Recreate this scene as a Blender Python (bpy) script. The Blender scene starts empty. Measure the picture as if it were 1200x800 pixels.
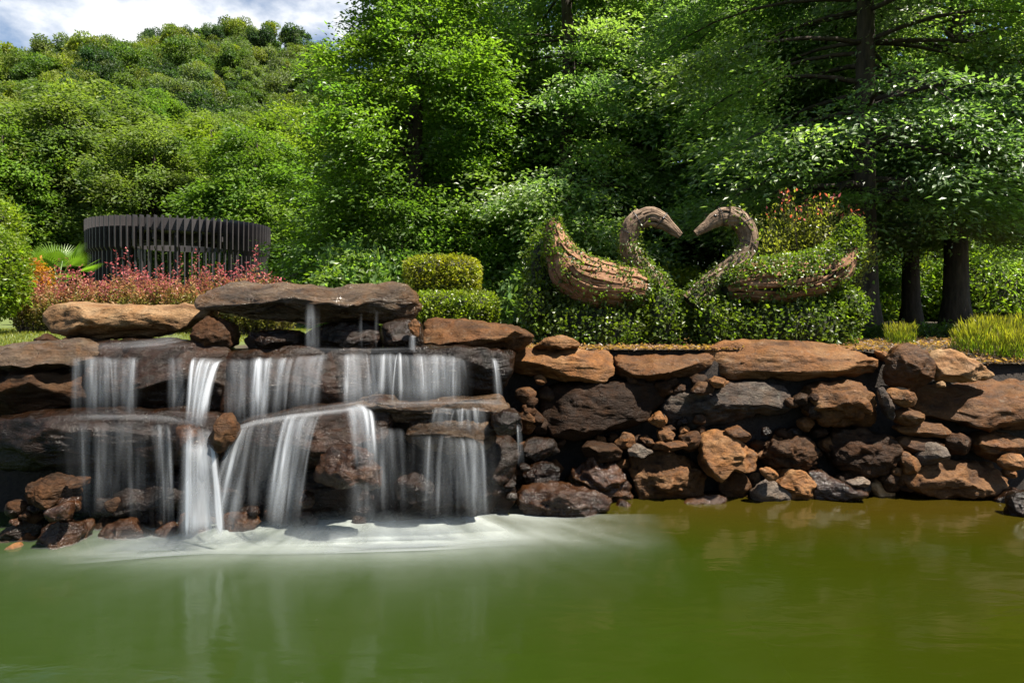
import bpy, bmesh, math, random
import numpy as np
from mathutils import Vector

# ------------------------------------------------------------------ camera, light, exposure
scene = bpy.context.scene
COL = scene.collection
EYE, HOR, F = 2.1, 360.0, 800.0          # eye height (water is z = 0), horizon row and focal length of a 1200 px wide frame

cam_d = bpy.data.cameras.new("camera")
cam = bpy.data.objects.new("camera", cam_d)
COL.objects.link(cam)
cam.location = (0, 0, EYE)
cam.rotation_euler = (math.radians(90), 0, 0)
cam_d.sensor_width = 36.0
cam_d.sensor_fit = 'HORIZONTAL'
cam_d.lens = 36.0 * F / 1200.0
cam_d.shift_y = -40.0 / 1200.0
cam_d.clip_start = 0.05
cam_d.clip_end = 3000
scene.camera = cam

SUN_EL = math.radians(62)
SUN_AZ = math.radians(112)                 # from +Y towards +X: right and a little behind the trees
sdir = Vector((math.sin(SUN_AZ) * math.cos(SUN_EL), math.cos(SUN_AZ) * math.cos(SUN_EL), math.sin(SUN_EL)))
sun_d = bpy.data.lights.new("sun", 'SUN')
sun_d.energy = 5.0
sun_d.angle = math.radians(0.53)
sun_d.color = (1.0, 0.93, 0.82)
sun = bpy.data.objects.new("sun", sun_d)
sun.rotation_euler = sdir.to_track_quat('Z', 'Y').to_euler()
sun.location = (20, 20, 40)
COL.objects.link(sun)

world = bpy.data.worlds.new("World")
scene.world = world
world.use_nodes = True
wn, wl = world.node_tree.nodes, world.node_tree.links
wn.clear()
w_out = wn.new("ShaderNodeOutputWorld")
w_mix = wn.new("ShaderNodeMixShader")
w_sky = wn.new("ShaderNodeTexSky")
w_sky.sky_type = 'NISHITA'
w_sky.sun_disc = False
w_sky.sun_elevation = SUN_EL
w_sky.sun_rotation = SUN_AZ
w_sky.air_density = 1.0
w_sky.dust_density = 0.6
w_bg = wn.new("ShaderNodeBackground")
w_bg.inputs[1].default_value = 0.05
w_cl = wn.new("ShaderNodeBackground")
w_cl.inputs[1].default_value = 0.42
w_tc = wn.new("ShaderNodeTexCoord")
w_map = wn.new("ShaderNodeMapping")
w_map.inputs['Location'].default_value = (0.35, 0.1, 0.0)
w_map.inputs['Scale'].default_value = (2.6, 2.6, 4.6)
w_no = wn.new("ShaderNodeTexNoise")
w_no.inputs['Scale'].default_value = 1.5
w_no.inputs['Detail'].default_value = 9.0
w_no.inputs['Roughness'].default_value = 0.55
w_rp = wn.new("ShaderNodeValToRGB")
w_rp.color_ramp.elements[0].position = 0.44
w_rp.color_ramp.elements[1].position = 0.54
w_cr = wn.new("ShaderNodeValToRGB")          # cloud body: grey bases to white tops
w_cr.color_ramp.elements[0].position = 0.45
w_cr.color_ramp.elements[0].color = (0.62, 0.68, 0.78, 1)
w_cr.color_ramp.elements[1].position = 0.66
w_cr.color_ramp.elements[1].color = (1, 1, 1, 1)
# the cloud bank fills the part of the sky over the hill
w_dot = wn.new("ShaderNodeVectorMath"); w_dot.operation = 'DOT_PRODUCT'
bank = Vector((-0.62, 1.0, 0.55)).normalized()
w_dot.inputs[1].default_value = tuple(bank)
w_bank = wn.new("ShaderNodeMapRange")
w_bank.inputs[1].default_value = 0.45
w_bank.inputs[2].default_value = 0.86
w_mul = wn.new("ShaderNodeMath"); w_mul.operation = 'MULTIPLY'
wl.new(w_tc.outputs['Generated'], w_map.inputs['Vector'])
wl.new(w_map.outputs[0], w_no.inputs['Vector'])
wl.new(w_no.outputs[0], w_rp.inputs[0])
wl.new(w_no.outputs[0], w_cr.inputs[0])
wl.new(w_tc.outputs['Generated'], w_dot.inputs[0])
wl.new(w_dot.outputs['Value'], w_bank.inputs[0])
wl.new(w_rp.outputs[0], w_mul.inputs[0])
wl.new(w_bank.outputs[0], w_mul.inputs[1])
wl.new(w_sky.outputs[0], w_bg.inputs[0])
wl.new(w_cr.outputs[0], w_cl.inputs[0])
wl.new(w_mul.outputs[0], w_mix.inputs[0])
wl.new(w_bg.outputs[0], w_mix.inputs[1])
wl.new(w_cl.outputs[0], w_mix.inputs[2])
wl.new(w_mix.outputs[0], w_out.inputs[0])

vs = scene.view_settings
vs.view_transform = 'Standard'
vs.look = 'None'
vs.exposure = 1.6
vs.gamma = 1.0
vs.use_curve_mapping = False
cy = scene.cycles
cy.max_bounces = 7
cy.diffuse_bounces = 3
cy.glossy_bounces = 3
cy.transmission_bounces = 3
cy.transparent_max_bounces = 24
cy.caustics_reflective = False
cy.caustics_refractive = False
cy.sample_clamp_indirect = 4.0

# ------------------------------------------------------------------ helpers
def P3(px, py, Y):
    return np.array([(px - 600.0) / F * Y, Y, EYE - (py - HOR) / F * Y])

def crop(x0, y0, s):
    return lambda pts: [(x0 + x / s, y0 + y / s) for x, y in pts]
C1 = crop(0, 310, 2.353); C2 = crop(300, 310, 2.353); C3 = crop(580, 360, 2.857); C4 = crop(880, 360, 2.857)
C6 = crop(0, 220, 3.333); T7 = crop(620, 230, 4.21); T8 = crop(800, 200, 3.635)
W1 = crop(0, 380, 2.857); W2 = crop(200, 380, 2.857); W3 = crop(400, 380, 2.859)
ID = lambda p: p

def _hash(ix, iy, iz, seed):
    h = (ix.astype(np.uint32) * np.uint32(374761393) + iy.astype(np.uint32) * np.uint32(668265263)
         + iz.astype(np.uint32) * np.uint32(2147483647 - 1013) + np.uint32(seed * 974711 % 4294967291))
    h = (h ^ (h >> np.uint32(13))) * np.uint32(1274126177)
    h = h ^ (h >> np.uint32(16))
    return (h & np.uint32(0xFFFF)).astype(np.float64) / 65535.0 * 2 - 1

def vnoise(p, seed=0):
    i = np.floor(p).astype(np.int64)
    f = p - i
    u = f * f * f * (f * (f * 6 - 15) + 10)
    r = 0
    for a in (0, 1):
        wa = u[:, 0] if a else 1 - u[:, 0]
        for b in (0, 1):
            wb = u[:, 1] if b else 1 - u[:, 1]
            for c in (0, 1):
                wc = u[:, 2] if c else 1 - u[:, 2]
                r = r + wa * wb * wc * _hash(i[:, 0] + a, i[:, 1] + b, i[:, 2] + c, seed)
    return r

def fbm(p, octv=4, seed=0, gain=0.5):
    r, a = 0, 1.0
    for k in range(octv):
        r = r + a * vnoise(p * (2.03 ** k) + 17.3 * k, seed + k)
        a *= gain
    return r

def mesh_np(name, V, faces, mats, smooth=False, uv=None, fattr=None, pattr=None):
    """faces: list of int arrays (n,3) or (n,4)."""
    me = bpy.data.meshes.new(name)
    V = np.asarray(V, dtype=np.float32)
    faces = [np.asarray(f, dtype=np.int32) for f in faces if len(f)]
    me.vertices.add(len(V))
    me.vertices.foreach_set("co", V.ravel())
    loops = np.concatenate([f.ravel() for f in faces])
    tot = np.concatenate([np.full(len(f), f.shape[1], dtype=np.int32) for f in faces])
    start = np.concatenate([[0], np.cumsum(tot)[:-1]]).astype(np.int32)
    me.loops.add(len(loops))
    me.loops.foreach_set("vertex_index", loops)
    me.polygons.add(len(tot))
    me.polygons.foreach_set("loop_start", start)
    me.polygons.foreach_set("loop_total", tot)
    me.polygons.foreach_set("use_smooth", np.full(len(tot), smooth, dtype=bool))
    if uv is not None:
        l = me.uv_layers.new(name="UVMap")
        l.data.foreach_set("uv", np.asarray(uv, dtype=np.float32)[loops].ravel())
    if fattr is not None:
        a = me.attributes.new("tint", 'FLOAT_COLOR', 'FACE')
        c = np.ones((len(tot), 4), dtype=np.float32)
        c[:, :3] = fattr
        a.data.foreach_set("color", c.ravel())
    if pattr is not None:
        a = me.attributes.new("dens", 'FLOAT', 'POINT')
        a.data.foreach_set("value", np.asarray(pattr, dtype=np.float32))
    for m in (mats if isinstance(mats, (list, tuple)) else [mats]):
        me.materials.append(m)
    me.update(calc_edges=True)
    return me

def link(name, me, loc=(0, 0, 0), parent=None, color=None):
    o = bpy.data.objects.new(name, me)
    o.location = loc
    if parent is not None:
        o.parent = parent
    if color is not None:
        o.color = (*color, 1)
    COL.objects.link(o)
    return o

def tag(o, label=None, cat=None, group=None, kind=None):
    if label: o['label'] = label
    if cat: o['category'] = cat
    if group: o['group'] = group
    if kind: o['kind'] = kind
    return o

def thing(name, label, cat, loc, group=None, rz=0):
    o = bpy.data.objects.new(name, None)
    o.empty_display_size = 0.2
    o.location = loc
    o.rotation_euler = (0, 0, rz)
    COL.objects.link(o)
    return tag(o, label, cat, group)

def dup(root, loc, rz=0, scale=1.0, label=None, group=None, color=None):
    r = root.copy(); COL.objects.link(r)
    r.location = loc; r.rotation_euler = (0, 0, rz)
    r.scale = scale if isinstance(scale, (tuple, list)) else (scale,) * 3
    if label: r['label'] = label
    if group: r['group'] = group
    if color and r.type == 'MESH': r.color = (*color, 1)
    for ch in list(root.children):
        c = ch.copy(); COL.objects.link(c); c.parent = r
        if color and ch.name.startswith(('crown', 'foliage')): c.color = (*color, 1)
        for g in list(ch.children):
            d = g.copy(); COL.objects.link(d); d.parent = c
    return r

# ---- geometry collectors
class Geo:
    def __init__(s): s.V = []; s.Q = []; s.T = []; s.n = 0
    def add(s, V, Q=None, T=None):
        V = np.asarray(V, float)
        if Q is not None and len(Q): s.Q.append(np.asarray(Q) + s.n)
        if T is not None and len(T): s.T.append(np.asarray(T) + s.n)
        s.V.append(V); s.n += len(V)
    def box(s, c, half, R=None):
        c = np.asarray(c, float)
        b = np.array([[x, y, z] for x in (-1, 1) for y in (-1, 1) for z in (-1, 1)], float) * np.asarray(half)
        if R is not None: b = b @ np.asarray(R).T
        s.add(b + c, [[0, 1, 3, 2], [4, 6, 7, 5], [0, 4, 5, 1], [2, 3, 7, 6], [0, 2, 6, 4], [1, 5, 7, 3]])
    def tube(s, pts, rad, n=8, flat=None):
        pts = np.asarray(pts, float); m = len(pts)
        rad = np.broadcast_to(np.asarray(rad, float), (m,))
        t = np.gradient(pts, axis=0); t /= np.linalg.norm(t, axis=1)[:, None] + 1e-9
        up = np.array([0, 0, 1.0]) if abs(t[:, 2]).mean() < .8 else np.array([1.0, 0, 0])
        a = np.cross(t, up); a /= np.linalg.norm(a, axis=1)[:, None] + 1e-9
        b = np.cross(t, a)
        ang = np.linspace(0, 2 * np.pi, n, endpoint=False)
        ring = pts[:, None, :] + rad[:, None, None] * (np.cos(ang)[None, :, None] * a[:, None, :] + np.sin(ang)[None, :, None] * b[:, None, :])
        V = ring.reshape(-1, 3)
        i = np.arange(m - 1)[:, None] * n; j = np.arange(n)[None, :]; k = (j + 1) % n
        Q = np.stack([i + j, i + k, i + n + k, i + n + j], -1).reshape(-1, 4)
        V = np.vstack([V, pts[:1], pts[-1:]])
        e0, e1 = m * n, m * n + 1
        jj = np.arange(n); kk = (jj + 1) % n
        T = np.vstack([np.stack([np.full(n, e0), kk, jj], -1), np.stack([np.full(n, e1), (m - 1) * n + jj, (m - 1) * n + kk], -1)])
        s.add(V, Q, T)
    def mesh(s, name, mat, smooth=False, origin=(0, 0, 0)):
        return mesh_np(name, np.vstack(s.V) - np.asarray(origin, float), [np.vstack(a) for a in (s.Q, s.T) if a], mat, smooth)

def unit(v): return v / (np.linalg.norm(v, axis=-1, keepdims=True) + 1e-9)

def leaf_quads(P, D, N, L, W, fold=0.18):
    """One folded diamond per leaf. P base points, D length direction, N rough normal."""
    D = unit(D); S = unit(np.cross(D, N)); N2 = np.cross(S, D)
    L = np.broadcast_to(L, (len(P),))[:, None]; W = np.broadcast_to(W, (len(P),))[:, None]
    mid = P + D * L * 0.45
    a = P; b = mid + S * W * .5 + N2 * W * fold; c = P + D * L; d = mid - S * W * .5 + N2 * W * fold
    V = np.stack([a, b, c, d], 1).reshape(-1, 3)
    return V, np.arange(len(V)).reshape(-1, 4)

# ------------------------------------------------------------------ materials
def new_mat(name):
    m = bpy.data.materials.new(name); m.use_nodes = True
    nt = m.node_tree
    return m, nt.nodes, nt.links, nt.nodes['Principled BSDF'], nt.nodes['Material Output']

def noise_node(n, l, vec, scale, detail=5, rough=0.55, dist=0.0):
    t = n.new("ShaderNodeTexNoise")
    t.inputs['Scale'].default_value = scale; t.inputs['Detail'].default_value = detail
    t.inputs['Roughness'].default_value = rough; t.inputs['Distortion'].default_value = dist
    if vec is not None: l.new(vec, t.inputs['Vector'])
    return t.outputs[0]

def ramp(n, l, fac, stops):
    r = n.new("ShaderNodeValToRGB"); e = r.color_ramp.elements
    while len(e) < len(stops): e.new(0.5)
    for k, (p, c) in enumerate(stops):
        e[k].position = p; e[k].color = (*c, 1) if len(c) == 3 else c
    l.new(fac, r.inputs[0]); return r.outputs[0]

def mixc(n, l, fac, a, b, mode='MIX'):
    m = n.new("ShaderNodeMix"); m.data_type = 'RGBA'; m.blend_type = mode
    for sock, v in ((m.inputs[0], fac), (m.inputs[6], a), (m.inputs[7], b)):
        if hasattr(v, 'links') or hasattr(v, 'is_linked'): l.new(v, sock)
        else: sock.default_value = v if not isinstance(v, tuple) or len(v) == 4 else (*v, 1)
    return m.outputs[2]

def math_n(n, l, op, a, b=None, clamp=False):
    m = n.new("ShaderNodeMath"); m.operation = op; m.use_clamp = clamp
    for k, v in enumerate((a, b)):
        if v is None: continue
        if hasattr(v, 'is_linked'): l.new(v, m.inputs[k])
        else: m.inputs[k].default_value = v
    return m.outputs[0]

def rock_mat(name, c_dark, c_mid, c_light, c_stain, rough, coat=0.0, stain=0.5, lichen=0.0, bump=1.0, spec=.18):
    m, n, l, bs, out = new_mat(name)
    tc = n.new("ShaderNodeTexCoord"); oi = n.new("ShaderNodeObjectInfo")
    off = n.new("ShaderNodeVectorMath"); off.operation = 'MULTIPLY_ADD'
    cmb = n.new("ShaderNodeCombineXYZ")
    for k in range(3): l.new(oi.outputs['Random'], cmb.inputs[k])
    l.new(cmb.outputs[0], off.inputs[0]); off.inputs[1].default_value = (37, 61, 23)
    l.new(tc.outputs['Object'], off.inputs[2])
    v = off.outputs[0]
    st = n.new("ShaderNodeMapping"); st.inputs['Scale'].default_value = (1.0, 1.0, 3.2); l.new(v, st.inputs[0])
    big = noise_node(n, l, st.outputs[0], 2.2, 6, .6, .6)
    col = ramp(n, l, big, [(.28, c_dark), (.5, c_mid), (.72, c_light)])
    sf = ramp(n, l, noise_node(n, l, v, 3.3, 7, .62, .9), [(.46, (0, 0, 0)), (.62, (1, 1, 1))])
    col = mixc(n, l, math_n(n, l, 'MULTIPLY', sf, stain), col, c_stain)
    grain = noise_node(n, l, v, 46, 8, .7)
    col = mixc(n, l, 0.75, col, ramp(n, l, grain, [(.3, (.45, .45, .45)), (.7, (1.5, 1.5, 1.5))]), 'MULTIPLY')
    if lichen:
        lf = ramp(n, l, noise_node(n, l, v, 9, 8, .7, .3), [(.58, (0, 0, 0)), (.66, (1, 1, 1))])
        col = mixc(n, l, math_n(n, l, 'MULTIPLY', lf, lichen), col, (.36, .34, .27))
    # worn edges paler, crevices darker
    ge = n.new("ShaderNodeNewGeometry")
    wear_crevice = ramp(n, l, ge.outputs['Pointiness'], [(.44, (.5, .47, .45)), (.5, (1, 1, 1)), (.58, (1.45, 1.42, 1.4))])
    col = mixc(n, l, 0.8, col, wear_crevice, 'MULTIPLY')
    hv = n.new("ShaderNodeHueSaturation"); l.new(col, hv.inputs['Color'])
    l.new(math_n(n, l, 'MULTIPLY_ADD', oi.outputs['Random'], .5), hv.inputs['Value'])
    hv.inputs['Value'].links[0].from_node.inputs[2].default_value = .42
    l.new(hv.outputs[0], bs.inputs['Base Color'])
    rr = ramp(n, l, noise_node(n, l, v, 7, 6, .65), [(.35, (rough * .7,) * 3), (.7, (min(1, rough * 1.35),) * 3)])
    l.new(rr, bs.inputs['Roughness'])
    bs.inputs['Coat Weight'].default_value = coat
    bs.inputs['Specular IOR Level'].default_value = spec
    bs.inputs['Coat Roughness'].default_value = .12
    b1 = noise_node(n, l, st.outputs[0], 6, 9, .66, .5)
    b2 = noise_node(n, l, v, 30, 8, .7)
    vor = n.new("ShaderNodeTexVoronoi"); vor.feature = 'DISTANCE_TO_EDGE'; vor.inputs['Scale'].default_value = 3.1
    wv = n.new("ShaderNodeVectorMath"); wv.operation = 'MULTIPLY_ADD'
    nz = n.new("ShaderNodeTexNoise"); nz.inputs['Scale'].default_value = 3; nz.inputs['Detail'].default_value = 6; l.new(v, nz.inputs['Vector'])
    l.new(nz.outputs[1], wv.inputs[0]); wv.inputs[1].default_value = (.55, .55, .55); l.new(st.outputs[0], wv.inputs[2])
    l.new(wv.outputs[0], vor.inputs['Vector'])
    cr = ramp(n, l, vor.outputs[0], [(0, (0, 0, 0)), (.035, (1, 1, 1))])
    h = math_n(n, l, 'MULTIPLY_ADD', b2, .35); h.node.inputs[2].default_value = 0; 
    l.new(b1, h.node.inputs[2])
    h2 = math_n(n, l, 'MULTIPLY_ADD', cr, .10); l.new(h, h2.node.inputs[2])
    bp = n.new("ShaderNodeBump"); bp.inputs['Strength'].default_value = .75 * bump; bp.inputs['Distance'].default_value = .05
    l.new(h2, bp.inputs['Height']); l.new(bp.outputs[0], bs.inputs['Normal'])
    l.new(bp.outputs[0], bs.inputs['Coat Normal'])
    return m

RM = {
    'tan':    rock_mat('tan_sandstone', (.18, .09, .04), (.34, .20, .095), (.46, .31, .17), (.28, .12, .035), .8, stain=.55),
    'ochre':  rock_mat('ochre_sandstone', (.06, .027, .011), (.160, .074, .026), (.27, .145, .060), (.21, .080, .018), .66, stain=.55, lichen=.15),
    'brown':  rock_mat('brown_stone', (.034, .015, .006), (.092, .042, .015), (.16, .080, .030), (.15, .055, .012), .64, stain=.5, lichen=.15),
    'grey':   rock_mat('grey_stone', (.040, .032, .028), (.105, .082, .066), (.22, .175, .13), (.14, .070, .03), .7, stain=.45, lichen=.35, bump=1.3),
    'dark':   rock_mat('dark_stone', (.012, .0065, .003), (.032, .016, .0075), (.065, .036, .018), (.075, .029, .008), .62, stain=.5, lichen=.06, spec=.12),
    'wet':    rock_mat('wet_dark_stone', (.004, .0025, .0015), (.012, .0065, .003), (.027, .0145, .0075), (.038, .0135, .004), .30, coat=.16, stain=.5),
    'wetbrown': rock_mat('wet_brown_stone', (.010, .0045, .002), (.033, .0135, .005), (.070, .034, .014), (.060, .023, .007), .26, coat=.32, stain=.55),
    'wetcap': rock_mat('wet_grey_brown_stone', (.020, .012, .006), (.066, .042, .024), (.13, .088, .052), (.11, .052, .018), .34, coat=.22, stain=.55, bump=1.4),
}

def leaf_mat(name, gloss=.4, trans=.45, rough=.38, tcol=(2.15, 2.4, .75)):
    m, n, l, bs, out = new_mat(name)
    oi = n.new("ShaderNodeObjectInfo"); at = n.new("ShaderNodeAttribute"); at.attribute_name = "tint"
    c = mixc(n, l, 1.0, oi.outputs['Color'], at.outputs['Color'], 'MULTIPLY')
    l.new(c, bs.inputs['Base Color']); bs.inputs['Roughness'].default_value = rough
    bs.inputs['Specular IOR Level'].default_value = gloss
    tr = n.new("ShaderNodeBsdfTranslucent")
    tcx = mixc(n, l, 1.0, c, tcol, 'MULTIPLY'); l.new(tcx, tr.inputs[0])
    mx = n.new("ShaderNodeMixShader"); mx.inputs[0].default_value = trans
    l.new(bs.outputs[0], mx.inputs[1]); l.new(tr.outputs[0], mx.inputs[2]); l.new(mx.outputs[0], out.inputs[0])
    return m
M_LEAF = leaf_mat('foliage_leaves')
M_GLOSSY = leaf_mat('glossy_leaves', .85, .45, .43, (2.3, 2.6, 1.1))
M_PLANT = leaf_mat('coloured_shrub_leaves', .3, .35, .45, (1.6, 1.4, 1.2))
M_FAR = leaf_mat('distant_foliage', .25, .4, .5, (1.9, 2.15, .8))

def simple_noise_mat(name, stops, scale, rough=.8, bump=.4, stretch=(1, 1, 1), detail=6, dist=.01):
    m, n, l, bs, out = new_mat(name)
    tc = n.new("ShaderNodeTexCoord"); mp = n.new("ShaderNodeMapping"); mp.inputs['Scale'].default_value = stretch
    l.new(tc.outputs['Object'], mp.inputs[0])
    f = noise_node(n, l, mp.outputs[0], scale, detail, .65, .3)
    l.new(ramp(n, l, f, stops), bs.inputs['Base Color']); bs.inputs['Roughness'].default_value = rough
    bp = n.new("ShaderNodeBump"); bp.inputs['Strength'].default_value = bump; bp.inputs['Distance'].default_value = dist
    l.new(noise_node(n, l, mp.outputs[0], scale * 3, 6, .7), bp.inputs['Height']); l.new(bp.outputs[0], bs.inputs['Normal'])
    return m
M_BARK = simple_noise_mat('tree_bark', [(.3, (.018, .013, .010)), (.7, (.085, .062, .045))], 9, .9, .8, (1, 1, .25), 7, .03)
M_DRIFT = simple_noise_mat('bark_strips', [(.28, (.06, .027, .012)), (.5, (.20, .095, .042)), (.72, (.36, .21, .12))], 11, .85, .8, (1, 1, 1), 7, .01)
M_DRIFT2 = simple_noise_mat('weathered_bark_strips', [(.28, (.06, .036, .022)), (.5, (.18, .115, .07)), (.72, (.34, .245, .17))], 11, .85, .8, (1, 1, 1), 7, .01)
M_CORE = simple_noise_mat('mossy_peat', [(.3, (.008, .009, .005)), (.7, (.028, .03, .014))], 20, .95, .6)
M_SOIL = simple_noise_mat('dark_soil', [(.3, (.010, .007, .005)), (.7, (.035, .024, .016))], 12, .95, 1.0, dist=.05)
M_BLACK = simple_noise_mat('black_stained_timber', [(.3, (.018, .016, .017)), (.7, (.045, .040, .042))], 14, .55, .3, (1, 1, .15))
M_WIRE = simple_noise_mat('dark_wire', [(.3, (.01, .01, .01)), (.7, (.03, .03, .03))], 30, .5, .1)
M_WOOD = simple_noise_mat('pale_timber', [(.3, (.16, .11, .06)), (.7, (.34, .26, .16))], 12, .8, .3, (1, 1, .2))
M_EYE = simple_noise_mat('dark_eye', [(.3, (.01, .008, .006)), (.7, (.02, .015, .012))], 30, .25, .1)

# ------------------------------------------------------------------ terrain: ground, hill, bank, water
GZ = 1.60
def ground_h(x, y):
    z = np.full_like(x, GZ)
    z = z + .10 * np.clip((-x - 2) / 4, 0, 1) * np.clip((y - 7) / 3, 0, 1)
    z = z + .03 * vnoise(np.stack([x * .5, y * .5, x * 0], -1), 3) * np.clip((y - 8) / 4, 0, 1)
    z = z - .27 * np.clip((x - 4.3) / .6, 0, 1) * np.clip((8.7 - y) / 1.1, 0, 1)
    # forested hill to the rear left
    prof = np.exp(-((x + 104) / 118.0) ** 2)
    prof = np.where(x < -104, np.exp(-((x + 104) / 108.0) ** 2), prof)
    t = np.clip((y - 55) / 205.0, 0, 1)
    ridge = 100 * prof * (t ** 1.05)
    back = np.clip((y - 268) / 160.0, 0, 1)
    bumps = 3.0 * fbm(np.stack([x * .022, y * .022, x * 0 + 5], -1), 3, 11) * t
    return z + (ridge + bumps) * (1 - back * back * (3 - 2 * back))

def axis(knots):
    out = []
    for (a, b, n_) in knots: out += list(np.linspace(a, b, n_, endpoint=False))
    return np.array(out + [knots[-1][1]])
gx = axis([(-700, -180, 14), (-180, -30, 40), (-30, 30, 90), (30, 180, 30), (180, 700, 14)])
gy = axis([(7.62, 14, 26), (14, 46, 34), (46, 290, 70), (290, 440, 20), (440, 1500, 10)])
X, Yg = np.meshgrid(gx, gy)
Yg = Yg + .42 * np.clip((X + 1.3) / .5, 0, 1) * np.clip((9.6 - Yg) / 1.98, 0, 1)
V = np.stack([X.ravel(), Yg.ravel(), ground_h(X.ravel(), Yg.ravel())], -1)
nx, ny = len(gx), len(gy)
ii = (np.arange(ny - 1)[:, None] * nx + np.arange(nx - 1)[None, :]).ravel()
Q = np.stack([ii, ii + 1, ii + nx + 1, ii + nx], -1)

m, n, l, bs, out = new_mat('lawn_and_forest_floor')
tc = n.new("ShaderNodeTexCoord"); sp = n.new("ShaderNodeSeparateXYZ"); l.new(tc.outputs['Object'], sp.inputs[0])
wob = noise_node(n, l, tc.outputs['Object'], .9, 4)
edge = math_n(n, l, 'MULTIPLY_ADD', wob, 1.2); l.new(sp.outputs[0], edge.node.inputs[2])
lawn = n.new("ShaderNodeMapRange"); l.new(edge, lawn.inputs[0])
lawn.inputs[1].default_value = -2.6; lawn.inputs[2].default_value = -3.0
g1 = ramp(n, l, noise_node(n, l, tc.outputs['Object'], 3.0, 7, .7), [(.3, (.05, .075, .012)), (.55, (.09, .12, .022)), (.75, (.16, .15, .045))])
g2 = ramp(n, l, noise_node(n, l, tc.outputs['Object'], 11.0, 7, .7), [(.3, (.018, .013, .008)), (.6, (.06, .042, .025)), (.78, (.13, .09, .05))])
far = n.new("ShaderNodeMapRange"); l.new(sp.outputs[1], far.inputs[0]); far.inputs[1].default_value = 40; far.inputs[2].default_value = 55
cc = mixc(n, l, lawn.outputs[0], g2, g1)
cc = mixc(n, l, far.outputs[0], cc, (.022, .032, .010))
l.new(cc, bs.inputs['Base Color']); bs.inputs['Roughness'].default_value = .95
bp = n.new("ShaderNodeBump"); bp.inputs['Strength'].default_value = .8; bp.inputs['Distance'].default_value = .04
l.new(noise_node(n, l, tc.outputs['Object'], 22, 6, .7), bp.inputs['Height']); l.new(bp.outputs[0], bs.inputs['Normal'])
M_GROUND = m
tag(link('ground', mesh_np('ground', V, [Q], M_GROUND, True)), kind='structure')

# bank: the dark earth behind the stones
bx = axis([(-60, -9, 12), (-9, 9, 120), (9, 60, 12)])
bz = np.linspace(0, 1, 14)
BX, BZ = np.meshgrid(bx, bz)
BZ = -.6 + BZ * (ground_h(BX.ravel(), 7.62 + .42 * np.clip((BX.ravel() + 1.3) / .5, 0, 1)).reshape(BX.shape) + .6)
front = np.where(BX < 0, 7.0, 7.42) + np.clip(BX, -.6, 0.0) * 0.0
front = 7.0 + .82 * np.clip((BX + 1.3) / .5, 0, 1)
BY = front + .20 * np.clip(BZ / 1.3, 0, 1) + .07 * vnoise(np.stack([BX.ravel() * 3, BZ.ravel() * 3, BX.ravel() * 0], -1), 9).reshape(BX.shape)
BY[-1] = 7.72 + .42 * np.clip((BX[-1] + 1.3) / .5, 0, 1)
nbx = len(bx); jj = (np.arange(len(bz) - 1)[:, None] * nbx + np.arange(nbx - 1)[None, :]).ravel()
tag(link('bank', mesh_np('bank', np.stack([BX.ravel(), BY.ravel(), BZ.ravel()], -1), [np.stack([jj, jj + 1, jj + nbx + 1, jj + nbx], -1)], M_SOIL, True)), kind='structure')

# pond
m, n, l, bs, out = new_mat('turbid_green_water')
tc = n.new("ShaderNodeTexCoord"); sp = n.new("ShaderNodeSeparateXYZ"); l.new(tc.outputs['Object'], sp.inputs[0])
wn1 = noise_node(n, l, tc.outputs['Object'], .55, 3)
sx = math_n(n, l, 'MULTIPLY_ADD', wn1, 3.0); l.new(sp.outputs[0], sx.node.inputs[2])
mr = n.new("ShaderNodeMapRange"); l.new(sx, mr.inputs[0]); mr.inputs[1].default_value = -1.0; mr.inputs[2].default_value = 5.5
pc = ramp(n, l, mr.outputs[0], [(0, (.015, .029, .004)), (.5, (.0135, .024, .0015)), (1, (.0165, .020, .0008))])
sy = n.new("ShaderNodeMapRange"); l.new(sp.outputs[1], sy.inputs[0]); sy.inputs[1].default_value = 5.9; sy.inputs[2].default_value = 7.1
shal = math_n(n, l, 'MULTIPLY', sy.outputs[0], ramp(n, l, sx, [(.0, (0, 0, 0)), (.9, (1, 1, 1))]))
pc = mixc(n, l, math_n(n, l, 'MULTIPLY', shal, .4), pc, (.045, .020, .003))
l.new(pc, bs.inputs['Base Color'])
bs.inputs['Roughness'].default_value = .12; bs.inputs['IOR'].default_value = 1.33
mp = n.new("ShaderNodeMapping"); mp.inputs['Scale'].default_value = (1.0, 2.2, 1); l.new(tc.outputs['Object'], mp.inputs[0])
bp = n.new("ShaderNodeBump"); bp.inputs['Strength'].default_value = .12; bp.inputs['Distance'].default_value = .05
l.new(noise_node(n, l, mp.outputs[0], 2.2, 3, .5, .4), bp.inputs['Height']); l.new(bp.outputs[0], bs.inputs['Normal'])
M_WATER = m
tag(link('water', mesh_np('water', [(-60, -40, 0), (60, -40, 0), (60, 8.3, 0), (-60, 8.3, 0)], [[[0, 1, 2, 3]]], M_WATER)), kind='structure')

# ------------------------------------------------------------------ stones
_ico = {}
def ico(level):
    if level not in _ico:
        bm = bmesh.new(); bmesh.ops.create_icosphere(bm, subdivisions=level, radius=1)
        bm.verts.index_update()
        _ico[level] = (np.array([v.co[:] for v in bm.verts]), np.array([[v.index for v in f.verts] for f in bm.faces]))
        bm.free()
    return _ico[level]

def chaikin(p, r=.16):
    p = np.asarray(p, float); q = np.roll(p, -1, 0)
    return np.stack([p + (q - p) * r, p + (q - p) * (1 - r)], 1).reshape(-1, 2)

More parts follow.
